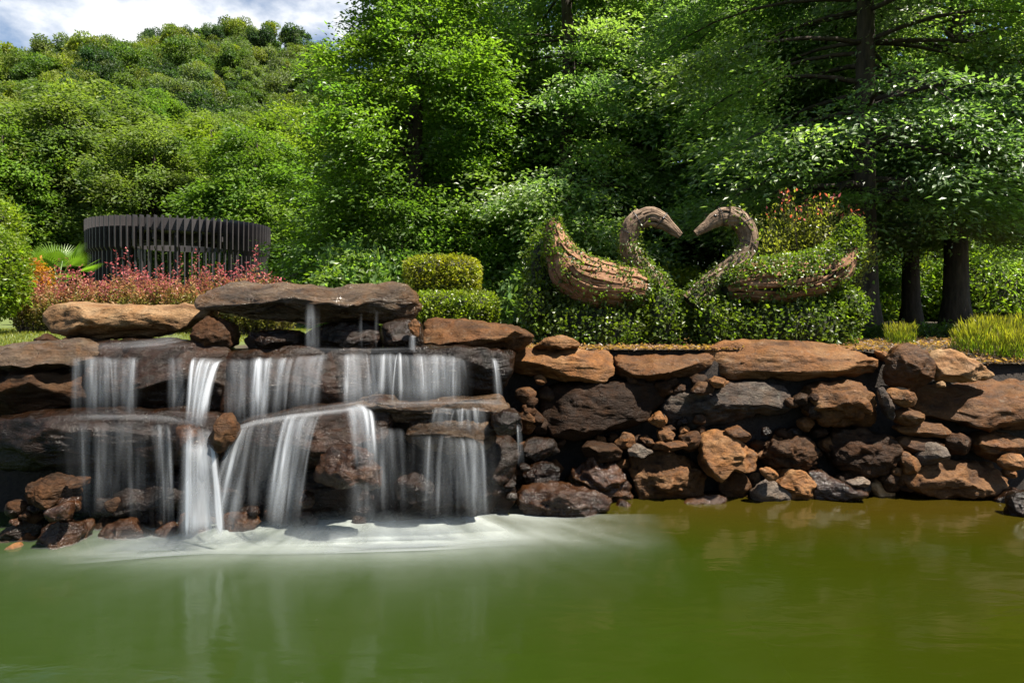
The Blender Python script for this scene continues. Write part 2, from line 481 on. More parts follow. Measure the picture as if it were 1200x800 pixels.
def rock(name, label, pts, yf, dy, mat, seed, lvl=5, box=3.2, facets=9, rough=1.0, strata=0.0, group=None, cat='rock'):
    rng = np.random.default_rng(seed)
    pxs = [p[0] for p in pts]; pxc_, pyb = (min(pxs) + max(pxs)) / 2, max(p[1] for p in pts)
    yf = yf + .42 * float(np.clip((pxc_ - 596) / 50, 0, 1))
    wl_ = float(np.interp(pxc_, [0, 100, 250, 400, 560, 610, 720, 800, 1200], [648, 640, 627, 618, 606, 603, 603, 592, 592]))
    sunk = name != 'filler_stone' and pyb > wl_ - 13
    if sunk: yf = (EYE + .05) * F / (pyb - HOR) - .35 * dy
    yr = yf + .35 * dy
    w = np.array([((px - 600) / F * yr, EYE - (py - HOR) / F * yr) for px, py in pts])
    w = chaikin(w, .10)
    if sunk: w[:, 1] -= .07 * (w[:, 1] < w[:, 1].min() + .06)
    x, z = w[:, 0], w[:, 1]; x1, z1 = np.roll(x, -1), np.roll(z, -1)
    cr_ = x * z1 - x1 * z; A = cr_.sum() / 2
    c = np.array([((x + x1) * cr_).sum(), ((z + z1) * cr_).sum()]) / (6 * A)
    w = w - c
    a = (w[:, 0].max() - w[:, 0].min()) / 2; h = (w[:, 1].max() - w[:, 1].min()) / 2
    d, Fc = ico(lvl)
    qx, qz = d[:, 0] * a, d[:, 2] * h
    th = np.arctan2(qz, qx); ct, s_ = np.cos(th), np.sin(th)
    e0 = w; e1 = np.roll(w, -1, 0); ed = e1 - e0
    den = ct[:, None] * ed[None, :, 1] - s_[:, None] * ed[None, :, 0]
    den = np.where(abs(den) < 1e-9, 1e-9, den)
    t = (e0[None, :, 0] * ed[None, :, 1] - e0[None, :, 1] * ed[None, :, 0]) / den
    u = (e0[None, :, 0] * s_[:, None] - e0[None, :, 1] * ct[:, None]) / den
    ok = (t > 0) & (u >= -1e-6) & (u <= 1 + 1e-6)
    R = np.where(ok, t, 0).max(1); R = np.where(R < 1e-4, min(a, h), R)
    rho = np.sqrt(d[:, 0] ** 2 + d[:, 2] ** 2); ya = abs(d[:, 1])
    k = (rho ** box + ya ** box) ** (1 / box)
    V = np.stack([R * rho / k * ct, d[:, 1] / k * dy, R * rho / k * s_], -1)
    sc = np.array([a, dy, h])
    p = V / sc
    for _ in range(facets + 5):
        nrm = np.array([rng.normal(0, .6), -abs(rng.normal(.7, .4)), rng.normal(.1, .6)]); nrm /= np.linalg.norm(nrm)
        pr = p @ nrm
        dd = np.quantile(pr, rng.uniform(.80, .97))
        p = p - (np.clip(pr - dd, 0, None) * np.clip(.12 - p[:, 1] * 1.7, 0, 1))[:, None] * nrm * .98
    V = p * sc
    nd = unit(V / sc ** 2)
    s0 = float(np.clip(min(a, h, dy), .03, .35))
    so = rng.uniform(0, 90, 3)
    pw = V + so
    disp = s0 * (.09 * vnoise(pw / s0 * .8, seed) + .07 * fbm(pw / s0 * 1.7, 3, seed + 5))
    rid = 1 - abs(fbm(pw * np.array([4.2, 4.2, 7.0]), 4, seed + 9))
    disp = disp + rough * .030 * np.clip(s0 / .2, .3, 1.3) * (rid - .65)
    disp = disp + rough * .007 * fbm(pw * 21, 3, seed + 13)
    if strata:
        zz = V[:, 2] * 17 + 1.8 * vnoise(pw * 1.5, seed + 3)
        st = zz - np.floor(zz); disp = disp + strata * (np.where(st < .8, st / .8, (1 - st) / .2) - .5)
    V = V + nd * disp[:, None]
    o = link(name, mesh_np(name, V, [Fc], RM[mat], True), (c[0], yf + dy, c[1]))
    tag(o, label, cat, group)
    return o

G_TOP, G_MID, G_LOW = 'coping stones along the top of the wall', 'big stones in the middle of the wall', 'stones along the foot of the wall'
G_FALL, G_BASE, G_CAP = 'ledge stones of the waterfall', 'boulders at the foot of the waterfall', 'stones stacked at the head of the waterfall'
ROCKS = [
 # (name, crop, outline, front distance, half depth, material, options, label, group)
 ('coping_slab', C3, [(-30,172),(0,152),(150,144),(320,146),(395,152),(413,180),(408,235),(380,250),(250,258),(120,236),(20,212),(-25,200)], 7.05, .50, 'ochre', dict(box=4.5, strata=.008), 'orange topped coping slab left of the leafy swans, first flat slab beside the waterfall', G_TOP),
 ('coping_slab', C3, [(415,172),(500,166),(640,168),(745,164),(768,185),(760,212),(700,230),(690,240),(560,256),(450,248),(412,240)], 7.08, .50, 'brown', dict(box=5, strata=.008), 'brown coping slab between the orange slab and the longest slab, below the gap between the swans', G_TOP),
 ('coping_slab', ID, [(838,413),(868,404),(930,402),(990,404),(1022,409),(1045,425),(1044,439),(1027,443),(967,444),(900,448),(858,446),(844,430)], 7.02, .62, 'ochre', dict(box=4.5, strata=.010), 'longest coping slab with orange weathered top, in front of the right swan', G_TOP),
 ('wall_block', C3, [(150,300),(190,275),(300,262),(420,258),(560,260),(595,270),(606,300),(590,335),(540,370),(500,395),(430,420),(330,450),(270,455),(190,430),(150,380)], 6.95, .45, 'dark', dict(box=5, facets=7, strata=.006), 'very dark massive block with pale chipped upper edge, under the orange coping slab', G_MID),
 ('wall_block', C3, [(575,355),(600,310),(640,298),(740,270),(914,260),(990,266),(1020,300),(1022,350),(990,372),(850,392),(650,425),(600,420)], 6.98, .42, 'grey', dict(box=4, rough=1.6), 'long bluish grey block with rough pale face, under the longest coping slab', G_MID),
 ('wall_block', C4, [(218,330),(235,285),(280,258),(370,248),(420,272),(450,320),(470,380),(460,410),(400,412),(340,416),(270,406),(225,378)], 6.90, .38, 'ochre', dict(rough=1.5), 'rounded yellow brown boulder with pitted face, right of the bluish grey block', G_MID),
 ('wedge_stone', C4, [(440,275),(460,268),(485,320),(502,370),(495,387),(470,372),(450,320)], 6.95, .12, 'grey', dict(lvl=4), 'thin upright grey flake leaning on the rounded yellow brown boulder', G_MID),
 ('wedge_stone', C4, [(475,292),(500,275),(560,288),(577,310),(570,335),(530,340),(490,318)], 6.95, .16, 'ochre', dict(lvl=4), 'orange brown stone below the gap beside the two round coping boulders', G_MID),
 ('wedge_stone', C4, [(503,380),(510,350),(550,345),(590,355),(600,380),(580,405),(530,408)], 6.95, .16, 'ochre', dict(lvl=4), 'small rounded orange stone left of the long ledge slab', G_MID),
 ('wall_block', C4, [(572,335),(580,300),(600,278),(700,264),(800,258),(914,253),(1080,254),(1150,300),(1140,380),(1060,428),(950,425),(860,420),(760,405),(700,385),(640,385),(600,362)], 6.98, .60, 'brown', dict(box=4.5, strata=.007), 'long brown ledge slab carrying the two round coping boulders', G_MID),
 ('coping_boulder', C4, [(478,230),(485,185),(510,140),(545,124),(600,126),(630,155),(636,200),(626,262),(600,274),(540,270),(490,262)], 7.05, .24, 'brown', dict(box=2.6), 'upright rounded boulder half in shade, left of the pair on the ledge slab', G_TOP),
 ('coping_boulder', C4, [(630,172),(650,150),(700,135),(750,148),(790,180),(860,230),(840,248),(760,256),(690,262),(648,242)], 7.05, .26, 'tan', dict(box=2.5, facets=6), 'pale tan boulder tapering to the right, on the ledge slab beside yellow plants', G_TOP),
 ('pebble', C4, [(630,256),(645,247),(664,258),(660,270),(635,270)], 7.02, .05, 'tan', dict(lvl=3), 'small tan pebble wedged between the two round coping boulders', G_TOP),
 ('wedge_stone', C4, [(436,150),(455,148),(490,172),(490,190),(462,184)], 7.35, .15, 'ochre', dict(lvl=4), 'small orange stone behind the right end of the longest coping slab', G_TOP),
 ('wall_stone', C4, [(505,412),(600,390),(660,395),(690,420),(670,440),(600,446),(530,432)], 7.0, .2, 'brown', dict(lvl=4), 'flat dark stone under the small rounded orange stone', G_MID),
 ('wall_stone', C4, [(505,465),(530,440),(600,446),(660,455),(677,470),(640,490),(560,497),(520,487)], 6.98, .2, 'brown', dict(lvl=4), 'flat brown stone above the light faceted rock in the right of the wall', G_MID),
 ('wall_stone', C4, [(578,505),(600,470),(640,464),(682,485),(676,515),(640,532),(600,542),(580,530)], 6.92, .17, 'grey', dict(lvl=4), 'light grey faceted rock standing on the big brown boulder', G_LOW),
 ('wall_stone', C4, [(683,440),(700,424),(757,440),(768,480),(750,502),(700,507),(677,472)], 6.98, .2, 'dark', dict(lvl=4), 'dark squarish rock under the long ledge slab', G_MID),
 ('wall_stone', C4, [(773,470),(800,435),(860,430),(940,440),(965,480),(930,512),(850,532),(800,502)], 6.95, .26, 'brown', dict(), 'wide brown rock under the right end of the long ledge slab', G_MID),
 ('shore_boulder', C4, [(526,575),(560,550),(640,535),(740,523),(830,540),(890,570),(910,600),(890,632),(840,655),(760,668),(670,660),(590,630),(540,605)], 6.62, .42, 'ochre', dict(box=2.7, rough=1.5), 'big lens shaped brown boulder lying at the water edge, largest on the right shore', G_LOW),
 ('wall_stone', C4, [(858,522),(890,496),(930,500),(945,545),(900,557),(870,547)], 6.85, .14, 'ochre', dict(lvl=4), 'orange stone resting behind the right end of the big lens shaped boulder', G_LOW),
 ('shore_stone', C4, [(842,657),(880,630),(930,615),(965,640),(950,678),(870,672)], 6.60, .16, 'wetbrown', dict(lvl=4), 'wet orange stone in the water right of the big lens shaped boulder', G_LOW),
 ('shore_stone', C4, [(888,650),(910,630),(960,622),(990,690),(960,720),(900,722)], 6.35, .14, 'wet', dict(lvl=4), 'dark wet stone standing in the water in front of the wet orange stone', G_LOW),
 ('wall_stone', C4, [(518,492),(545,488),(582,520),(577,560),(530,567),(518,530)], 6.95, .14, 'brown', dict(lvl=4), 'narrow brown stone left of the light grey faceted rock', G_LOW),
 ('shore_stone', C4, [(413,600),(440,573),(482,600),(497,622),(472,648),(430,648)], 6.75, .13, 'tan', dict(lvl=4), 'sunlit pale pointed stone at the water left of the big lens shaped boulder', G_LOW),
 ('shore_stone', C4, [(336,592),(390,573),(417,590),(402,612),(350,608)], 6.85, .12, 'grey', dict(lvl=4), 'small flat grey stone on top of the dark reddish slab at the shore', G_LOW),
 ('shore_stone', C4, [(213,562),(260,558),(320,598),(380,610),(412,632),(395,662),(300,668),(240,658),(220,612)], 6.74, .24, 'wetbrown', dict(), 'dark reddish sloping slab at the water edge right of the sunlit orange rock', G_LOW),
 ('shore_boulder', C4, [(88,592),(130,555),(200,550),(236,580),(252,632),(244,664),(160,654),(118,612)], 6.66, .22, 'ochre', dict(rough=1.4), 'sunlit orange angular rock at the water edge beside a grey triangular one', G_LOW),
 ('shore_stone', C4, [(13,638),(40,600),(75,583),(130,610),(152,637),(147,658),(80,668),(30,663)], 6.52, .15, 'grey', dict(lvl=4, facets=6), 'grey triangular stone with wet foot at the water edge', G_LOW),
 ('wall_stone', C4, [(-22,575),(0,558),(40,560),(72,590),(40,602),(15,632),(-5,622)], 6.74, .14, 'tan', dict(lvl=4), 'tan wedge between the brown pointed rock and the grey triangular stone', G_LOW),
 ('wall_stone', C4, [(38,548),(65,538),(102,565),(92,587),(60,582)], 6.8, .1, 'ochre', dict(lvl=4), 'small orange stone above the grey triangular stone', G_LOW),
 ('shore_boulder', C3, [(448,562),(470,500),(560,488),(620,493),(680,528),(722,570),(734,612),(722,645),(650,660),(550,665),(490,648),(475,602)], 6.62, .34, 'ochre', dict(rough=1.7, facets=11), 'bright orange craggy boulder at the shore, half of it in shadow', G_LOW),
 ('shore_boulder', C3, [(256,592),(270,555),(330,516),(380,518),(420,558),(462,610),(480,655),(440,674),(370,664),(300,646),(260,624)], 6.58, .28, 'wetbrown', dict(rough=2.0), 'glistening craggy dark boulder left of the bright orange one', G_LOW),
 ('shore_boulder', C3, [(72,664),(90,635),(150,618),(250,623),(340,638),(402,675),(407,695),(330,722),(230,732),(130,722),(84,698)], 6.12, .34, 'wetbrown', dict(box=2.6, rough=1.6), 'low wet shining boulder rising from the water beside the waterfall', G_LOW),
 ('shore_stone', C3, [(93,572),(130,528),(180,528),(217,550),(224,575),(202,607),(150,620),(108,607)], 6.62, .2, 'wet', dict(rough=1.5), 'black wet rounded stone with bright streak, above the low shining boulder', G_LOW),
 ('shore_stone', C3, [(30,655),(48,590),(63,550),(92,543),(97,600),(92,628),(62,665)], 6.55, .13, 'wetbrown', dict(lvl=4, rough=1.8), 'wet orange crumbly stone at the right edge of the falling water', G_LOW),
 ('shore_stone', C3, [(758,577),(800,543),(842,560),(867,612),(852,648),(800,653),(760,624)], 6.60, .15, 'brown', dict(lvl=4), 'brown pointed rock right of the bright orange craggy boulder', G_LOW),
 ('wall_block', C3, [(703,470),(720,435),(760,423),(830,438),(877,488),(907,500),(902,547),(850,562),(800,547),(760,585),(720,562),(703,522)], 6.80, .3, 'ochre', dict(facets=7), 'tall orange brown block above the brown pointed rock', G_LOW),
 ('wall_stone', C3, [(778,417),(830,403),(872,440),(850,457),(800,442)], 6.95, .14, 'brown', dict(lvl=4), 'flat brown stone wedged under the bluish grey block', G_MID),
 ('wall_stone', C3, [(618,437),(690,420),(702,450),(692,477),(640,482)], 6.98, .14, 'brown', dict(lvl=4), 'squarish brown stone left of the tall orange brown block', G_MID),
 ('wall_stone', C3, [(533,480),(545,453),(640,453),(652,470),(600,487)], 6.95, .12, 'brown', dict(lvl=4), 'flat stone above the top of the bright orange craggy boulder', G_MID),
 ('wall_stone', C3, [(448,482),(480,460),(542,490),(500,505),(453,502)], 6.95, .12, 'grey', dict(lvl=4), 'grey lozenge stone above the left end of the bright orange craggy boulder', G_MID),
 ('wall_stone', C3, [(403,462),(440,418),(477,440),(472,477),(430,482)], 7.0, .13, 'brown', dict(lvl=4), 'rounded brown stone under the lower edge of the very dark block', G_MID),
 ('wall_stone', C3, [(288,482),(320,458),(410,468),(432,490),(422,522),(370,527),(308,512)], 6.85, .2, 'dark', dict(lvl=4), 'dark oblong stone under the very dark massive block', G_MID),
 ('shore_stone', C3, [(583,665),(680,647),(740,630),(792,645),(775,672),(690,678)], 6.50, .14, 'wetbrown', dict(lvl=4, box=2.4), 'flat wet orange stone barely out of the water below the bright orange boulder', G_LOW),
 ('wall_stone', C3, [(663,287),(700,248),(747,260),(742,287),(690,297)], 7.05, .14, 'brown', dict(lvl=4), 'brown stone under the coping, above the bluish grey block', G_MID),
 ('wall_stone', C3, [(723,247),(750,231),(797,250),(770,270),(740,270)], 7.03, .12, 'ochre', dict(lvl=4), 'small bright orange stone under the longest coping slab', G_MID),
 ('wall_stone', C3, [(513,387),(560,348),(582,390),(570,407),(530,397)], 7.0, .12, 'ochre', dict(lvl=4), 'orange triangular stone between the very dark block and the bluish grey block', G_MID),
 ('wall_stone', C3, [(548,417),(590,406),(612,430),(590,452),(553,447)], 7.0, .12, 'brown', dict(lvl=4), 'small brown cube shaped stone under the bluish grey block', G_MID),
 ('wall_stone', C3, [(488,445),(515,433),(542,460),(530,477)], 7.02, .1, 'brown', dict(lvl=4), 'small brown stone left of the cube shaped one', G_MID),
 ('shore_stone', C3, [(393,668),(425,650),(462,665),(440,685)], 6.45, .1, 'wetbrown', dict(lvl=4), 'little orange stone in the water in front of the glistening dark boulder', G_LOW),
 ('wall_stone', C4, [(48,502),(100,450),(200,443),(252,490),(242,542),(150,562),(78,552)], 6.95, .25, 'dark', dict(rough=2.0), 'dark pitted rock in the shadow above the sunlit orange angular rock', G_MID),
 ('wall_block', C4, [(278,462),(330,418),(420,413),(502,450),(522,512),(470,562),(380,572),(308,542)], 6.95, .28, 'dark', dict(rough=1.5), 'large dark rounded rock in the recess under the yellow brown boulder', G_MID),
 ('wall_stone', C3, [(68,502),(110,448),(200,453),(217,500),(150,527),(88,542)], 6.8, .25, 'wet', dict(), 'blackish wet rock under the left end of the very dark block', G_LOW),
 ('coping_boulder', C3, [(128,137),(170,106),(230,95),(272,110),(292,125),(286,142),(150,146)], 7.25, .25, 'ochre', dict(box=2.5, facets=5), 'small orange boulder on the coping beside the left swan', G_TOP),
 ('coping_slab', C2, [(448,167),(470,151),(560,153),(650,163),(700,170),(772,195),(767,217),(740,241),(640,247),(520,242),(453,227)], 7.05, .55, 'brown', dict(box=4.5, strata=.008), 'flat brown slab under the clipped hedges, right of the dripping cap stone', G_CAP),
 # head of the waterfall
 ('cap_slab', C6, [(78,492),(95,464),(150,450),(300,453),(500,458),(700,453),(765,480),(752,510),(690,542),(600,572),(430,592),(290,592),(210,582),(120,562),(83,522)], 7.1, .55, 'tan', dict(box=4, rough=1.3), 'long sunlit tan slab on the lawn edge, left of the dripping cap stone', G_CAP),
 ('cap_slab', ID, [(210,350),(222,339),(250,332),(280,329),(320,333),(362,336),(400,333),(440,331),(470,332),(484,345),(486,362),(478,374),(455,379),(420,378),(390,377),(360,379),(330,378),(300,375),(268,373),(240,367),(217,360)], 6.85, .62, 'wetcap', dict(box=2.9, rough=1.7), 'big wet grey brown cap stone with water spilling from its middle', G_CAP),
 ('prop_stone', C6, [(712,602),(730,540),(770,498),(862,528),(892,560),(882,622),(820,638),(738,628)], 6.98, .3, 'dark', dict(), 'dark block under the left end of the dripping cap stone', G_CAP),
 ('prop_stone', C6, [(922,602),(960,563),(1060,556),(1152,562),(1154,642),(1050,652),(948,642)], 7.0, .3, 'wet', dict(box=4.5), 'dark wet squared block under the middle of the dripping cap stone', G_CAP),
 ('prop_stone', ID, [(350,392),(380,380),(420,376),(441,384),(442,412),(390,415),(350,411)], 7.1, .3, 'wet', dict(box=4), 'black wet block behind the thin drips of the cap stone', G_CAP),
 ('prop_stone', ID, [(443,380),(470,374),(489,376),(494,405),(475,413),(446,412)], 6.95, .28, 'wet', dict(), 'dark block under the right end of the dripping cap stone', G_CAP),
 ('wedge_stone', C2, [(414,165),(435,149),(452,170),(447,202),(424,187)], 6.95, .07, 'brown', dict(lvl=4), 'little brown stone stuck between the cap stone and the flat brown slab', G_CAP),
 ('prop_stone', C6, [(112,600),(142,570),(195,596),(190,612),(120,612)], 7.2, .15, 'dark', dict(lvl=4), 'dark pointed stone propping the left end of the long tan slab', G_CAP),
 ('prop_stone', C6, [(212,600),(230,580),(300,585),(330,605),(250,614)], 7.2, .2, 'dark', dict(lvl=4), 'dark flat stone propping the long tan slab near its middle', G_CAP),
 # ledges of the waterfall
 ('ledge_rock', ID, [(-60,412),(0,402),(60,398),(88,405),(96,418),(86,430),(40,436),(-20,440),(-60,436)], 6.55, .6, 'wetcap', dict(box=4, strata=.012), 'wet brown slab at the left end of the upper ledge beside the lawn', G_FALL),
 ('ledge_rock', ID, [(-60,438),(0,434),(50,437),(78,440),(92,452),(88,478),(40,490),(-10,492),(-60,492)], 6.6, .5, 'dark', dict(box=4, strata=.01), 'dark block below the wet brown slab at the left end', G_FALL),
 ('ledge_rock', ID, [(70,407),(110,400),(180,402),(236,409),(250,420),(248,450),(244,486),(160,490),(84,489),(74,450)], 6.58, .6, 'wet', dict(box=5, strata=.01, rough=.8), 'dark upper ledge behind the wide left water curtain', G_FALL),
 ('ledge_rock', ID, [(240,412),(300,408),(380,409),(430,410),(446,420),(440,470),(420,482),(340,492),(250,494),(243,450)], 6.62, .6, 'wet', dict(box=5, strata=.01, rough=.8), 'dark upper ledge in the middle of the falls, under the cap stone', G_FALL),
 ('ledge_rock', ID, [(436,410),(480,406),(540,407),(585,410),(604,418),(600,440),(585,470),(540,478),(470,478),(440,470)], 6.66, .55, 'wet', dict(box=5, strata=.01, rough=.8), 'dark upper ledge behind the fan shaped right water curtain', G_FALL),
 ('ledge_rock', ID, [(-60,500),(0,493),(80,487),(180,488),(232,494),(246,504),(244,545),(226,561),(150,564),(40,562),(-60,560)], 6.12, .5, 'wet', dict(box=5.5, strata=.006), 'wide dark brown middle ledge at the left with orange wet top', G_FALL),
 ('ledge_rock', ID, [(60,556),(150,556),(232,556),(244,570),(240,606),(150,614),(80,606)], 6.32, .4, 'wet', dict(box=4.5), 'set back dark rock under the wide left middle ledge', G_FALL),
 ('ledge_rock', ID, [(258,512),(275,501),(310,490),(345,483),(400,477),(440,470),(458,480),(452,522),(430,538),(380,550),(330,566),(290,575),(260,566)], 6.22, .42, 'wet', dict(box=4, strata=.008), 'sloping wet middle ledge with the white stream pouring over it', G_FALL),
 ('ledge_rock', ID, [(398,478),(430,470),(475,476),(520,473),(572,471),(585,468),(597,482),(596,494),(560,500),(500,497),(440,500),(402,500)], 6.32, .42, 'wetcap', dict(box=4, strata=.01, rough=1.4), 'upper layer of the right middle ledge with wet shining top', G_FALL),
 ('ledge_rock', W3, [(498,315),(570,298),(602,320),(608,362),(570,388),(518,384),(503,345)], 6.2, .3, 'wet', dict(rough=1.4), 'wet black block at the right end of the middle ledge', G_FALL),
 ('ledge_rock', ID, [(474,500),(492,492),(525,495),(560,500),(582,508),(580,524),(540,534),(490,534),(472,518)], 6.24, .38, 'wetcap', dict(box=3.6, strata=.01, rough=1.4), 'lower layer of the right middle ledge jutting into the veil', G_FALL),
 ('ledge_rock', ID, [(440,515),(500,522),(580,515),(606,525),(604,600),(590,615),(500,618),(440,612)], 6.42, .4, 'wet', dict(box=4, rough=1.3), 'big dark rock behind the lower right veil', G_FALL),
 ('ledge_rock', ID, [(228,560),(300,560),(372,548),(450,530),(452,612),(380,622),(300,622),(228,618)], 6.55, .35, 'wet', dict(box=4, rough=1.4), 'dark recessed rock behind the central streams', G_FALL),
 ('boulder', C2, [(148,602),(165,540),(200,513),(240,513),(300,533),(333,570),(333,622),(300,643),(255,632),(200,632)], 5.90, .26, 'wetbrown', dict(rough=1.4), 'reddish brown boulder with white water splitting over its right side', G_BASE),
 ('boulder', W2, [(98,402),(150,308),(172,303),(203,350),(203,382),(152,438),(113,433)], 5.84, .18, 'brown', dict(lvl=4), 'upright pointed dark rock between the two central streams', G_BASE),
 ('boulder', W2, [(-14,355),(40,338),(62,360),(84,425),(50,455),(15,445)], 5.98, .18, 'wetbrown', dict(lvl=4), 'brown rock at the right end of the left middle ledge, beside the main stream', G_BASE),
 ('boulder', W1, [(28,592),(60,545),(120,523),(180,540),(203,590),(150,625),(60,634)], 5.95, .25, 'dark', dict(rough=1.4), 'large dark mossy boulder under the left middle ledge', G_BASE),
 ('boulder', W1, [(123,647),(150,625),(205,603),(218,640),(202,668),(140,674)], 5.82, .13, 'wetbrown', dict(lvl=4), 'reddish stone in front of the mossy boulder', G_BASE),
 ('boulder', W1, [(76,752),(108,690),(160,670),(237,684),(243,712),(222,748),(150,766),(88,766)], 5.55, .18, 'wetbrown', dict(), 'wet brown boulder at the pond edge below the mossy boulder', G_BASE),
 ('boulder', W1, [(-40,710),(28,670),(80,663),(112,690),(77,742),(0,752),(-40,752)], 5.62, .18, 'wet', dict(), 'dark wet boulder at the left end of the pond edge', G_BASE),
 ('boulder', W1, [(198,542),(230,518),(272,524),(267,547),(210,562)], 6.1, .12, 'dark', dict(lvl=4), 'small dark stone right of the mossy boulder', G_BASE),
 ('boulder', W1, [(233,702),(250,670),(282,663),(292,690),(272,740),(238,740)], 5.7, .1, 'wetbrown', dict(lvl=4), 'narrow reddish wet stone left of the drenched low boulder', G_BASE),
 ('boulder', W1, [(308,715),(330,685),(390,666),(440,698),(482,716),(440,742),(330,744)], 5.72, .18, 'wetbrown', dict(rough=1.5), 'drenched low boulder below the faint left veil', G_BASE),
 ('boulder', W1, [(-40,762),(20,744),(54,768),(30,780),(-40,780)], 5.5, .12, 'ochre', dict(lvl=4), 'orange stone half sunk at the far left of the pond edge', G_BASE),
 ('boulder', W1, [(473,724),(500,700),(550,678),(578,700),(562,734),(500,738)], 5.85, .14, 'wetbrown', dict(lvl=4), 'brown stone under the white water, left of the main stream foot', G_BASE),
 ('boulder', W2, [(138,695),(160,650),(220,643),(267,643),(278,682),(252,716),(168,718)], 5.85, .17, 'wetbrown', dict(lvl=4, rough=1.5), 'glossy dark boulder between the feet of the two central streams', G_BASE),
 ('boulder', W2, [(328,690),(360,640),(390,588),(422,600),(412,660),(402,695)], 6.0, .16, 'wetbrown', dict(lvl=4), 'drenched stone at the foot of the second central stream', G_BASE),
 ('boulder', W2, [(398,664),(430,628),(477,640),(472,666),(430,682)], 5.9, .1, 'wetbrown', dict(lvl=4, rough=1.8), 'small glittering stone below the reddish brown boulder', G_BASE),
 ('boulder', W2, [(418,612),(430,563),(467,580),(467,617),(430,627)], 6.15, .12, 'wetbrown', dict(lvl=4), 'small brown stone left of the reddish brown boulder', G_BASE),
 ('boulder', W2, [(-4,712),(10,648),(60,643),(102,658),(114,706),(40,722)], 5.95, .15, 'wetbrown', dict(lvl=4), 'pale brown boulder drowned in the foot of the main stream', G_BASE),
 ('boulder', W3, [(86,680),(95,640),(125,626),(160,640),(188,672),(150,684)], 5.95, .13, 'grey', dict(lvl=4, box=2.3, rough=.6), 'pale smooth stone in the foam under the stream of the reddish boulder', G_BASE),
 ('boulder', W3, [(6,682),(40,648),(77,660),(82,688),(20,692)], 6.0, .1, 'wetbrown', dict(lvl=4), 'orange stone in the foam left of the pale smooth stone', G_BASE),
 ('boulder', W3, [(163,562),(190,513),(260,508),(312,550),(312,592),(230,604),(178,592)], 6.3, .2, 'wet', dict(rough=1.4), 'dark rounded rock behind the veil right of the reddish boulder', G_BASE),
 ('boulder', W3, [(348,592),(420,568),(500,538),(523,580),(514,648),(400,656),(358,638)], 6.25, .2, 'wet', dict(), 'dark sloping rock at the foot of the lower right veil', G_BASE),
 ('boulder', W3, [(188,645),(210,608),(270,618),(293,660),(210,674)], 6.15, .14, 'wet', dict(lvl=4), 'dark low rock in the foam right of the pale smooth stone', G_BASE),
]
for k, (nm, cf, pts, yf, dy, mt, opt, lab, grp) in enumerate(ROCKS):
    rock(nm, lab, cf(pts), yf, dy, mt, 100 + k * 7, group=grp, **opt)

# small filler stones wedged in the gaps (nothing tells those of one region apart)
rs = random.Random(5)
FILL = [
 # x0, x1, y0, y1, count, front distance, size px, materials, label
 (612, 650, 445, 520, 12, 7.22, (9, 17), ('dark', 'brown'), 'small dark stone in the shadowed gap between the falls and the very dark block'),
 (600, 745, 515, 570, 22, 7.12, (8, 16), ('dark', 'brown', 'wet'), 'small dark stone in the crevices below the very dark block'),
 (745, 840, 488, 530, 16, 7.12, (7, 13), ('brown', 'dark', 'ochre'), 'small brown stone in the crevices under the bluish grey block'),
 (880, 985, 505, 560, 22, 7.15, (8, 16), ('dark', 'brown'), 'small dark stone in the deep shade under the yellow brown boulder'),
 (930, 960, 450, 505, 8, 7.1, (8, 13), ('brown', 'dark'), 'small stone in the gap left of the yellow brown boulder'),
 (1035, 1200, 500, 560, 22, 7.12, (8, 15), ('brown', 'dark', 'ochre'), 'small stone in the crevices under the long ledge slab'),
 (980, 1075, 545, 580, 12, 7.0, (8, 14), ('brown', 'dark'), 'small stone at the foot of the wall left of the lens shaped boulder'),
 (735, 845, 440, 458, 8, 7.22, (8, 14), ('brown', 'dark'), 'small stone packed under the coping slabs'),
 (0, 110, 585, 640, 16, 6.0, (8, 15), ('wet', 'wetbrown', 'dark'), 'small wet stone among the boulders at the left foot of the falls'),
 (110, 360, 590, 622, 18, 6.35, (8, 15), ('wet', 'wetbrown'), 'small wet stone behind the falling water at the foot of the falls'),
 (590, 640, 545, 600, 10, 6.7, (7, 13), ('wetbrown', 'wet'), 'small wet stone at the right edge of the falls'),
]
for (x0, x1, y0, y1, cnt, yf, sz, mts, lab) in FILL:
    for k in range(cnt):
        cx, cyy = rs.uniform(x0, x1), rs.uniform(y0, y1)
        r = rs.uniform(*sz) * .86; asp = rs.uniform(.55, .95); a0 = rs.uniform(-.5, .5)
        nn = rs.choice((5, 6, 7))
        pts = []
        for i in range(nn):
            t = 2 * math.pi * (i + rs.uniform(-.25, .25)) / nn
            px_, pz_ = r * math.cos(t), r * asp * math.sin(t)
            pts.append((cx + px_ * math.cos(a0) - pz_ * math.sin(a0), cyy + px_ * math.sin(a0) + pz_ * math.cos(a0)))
        rock('filler_stone', lab, pts, yf + rs.uniform(.02, .14), r / F * yf, rs.choice(tuple(mts) + ('dark', 'wet')), 3000 + int(x0) * 3 + k * 11, lvl=3, box=4.5, facets=8, group='filler stones: ' + lab[6:40].strip(), cat='stone')

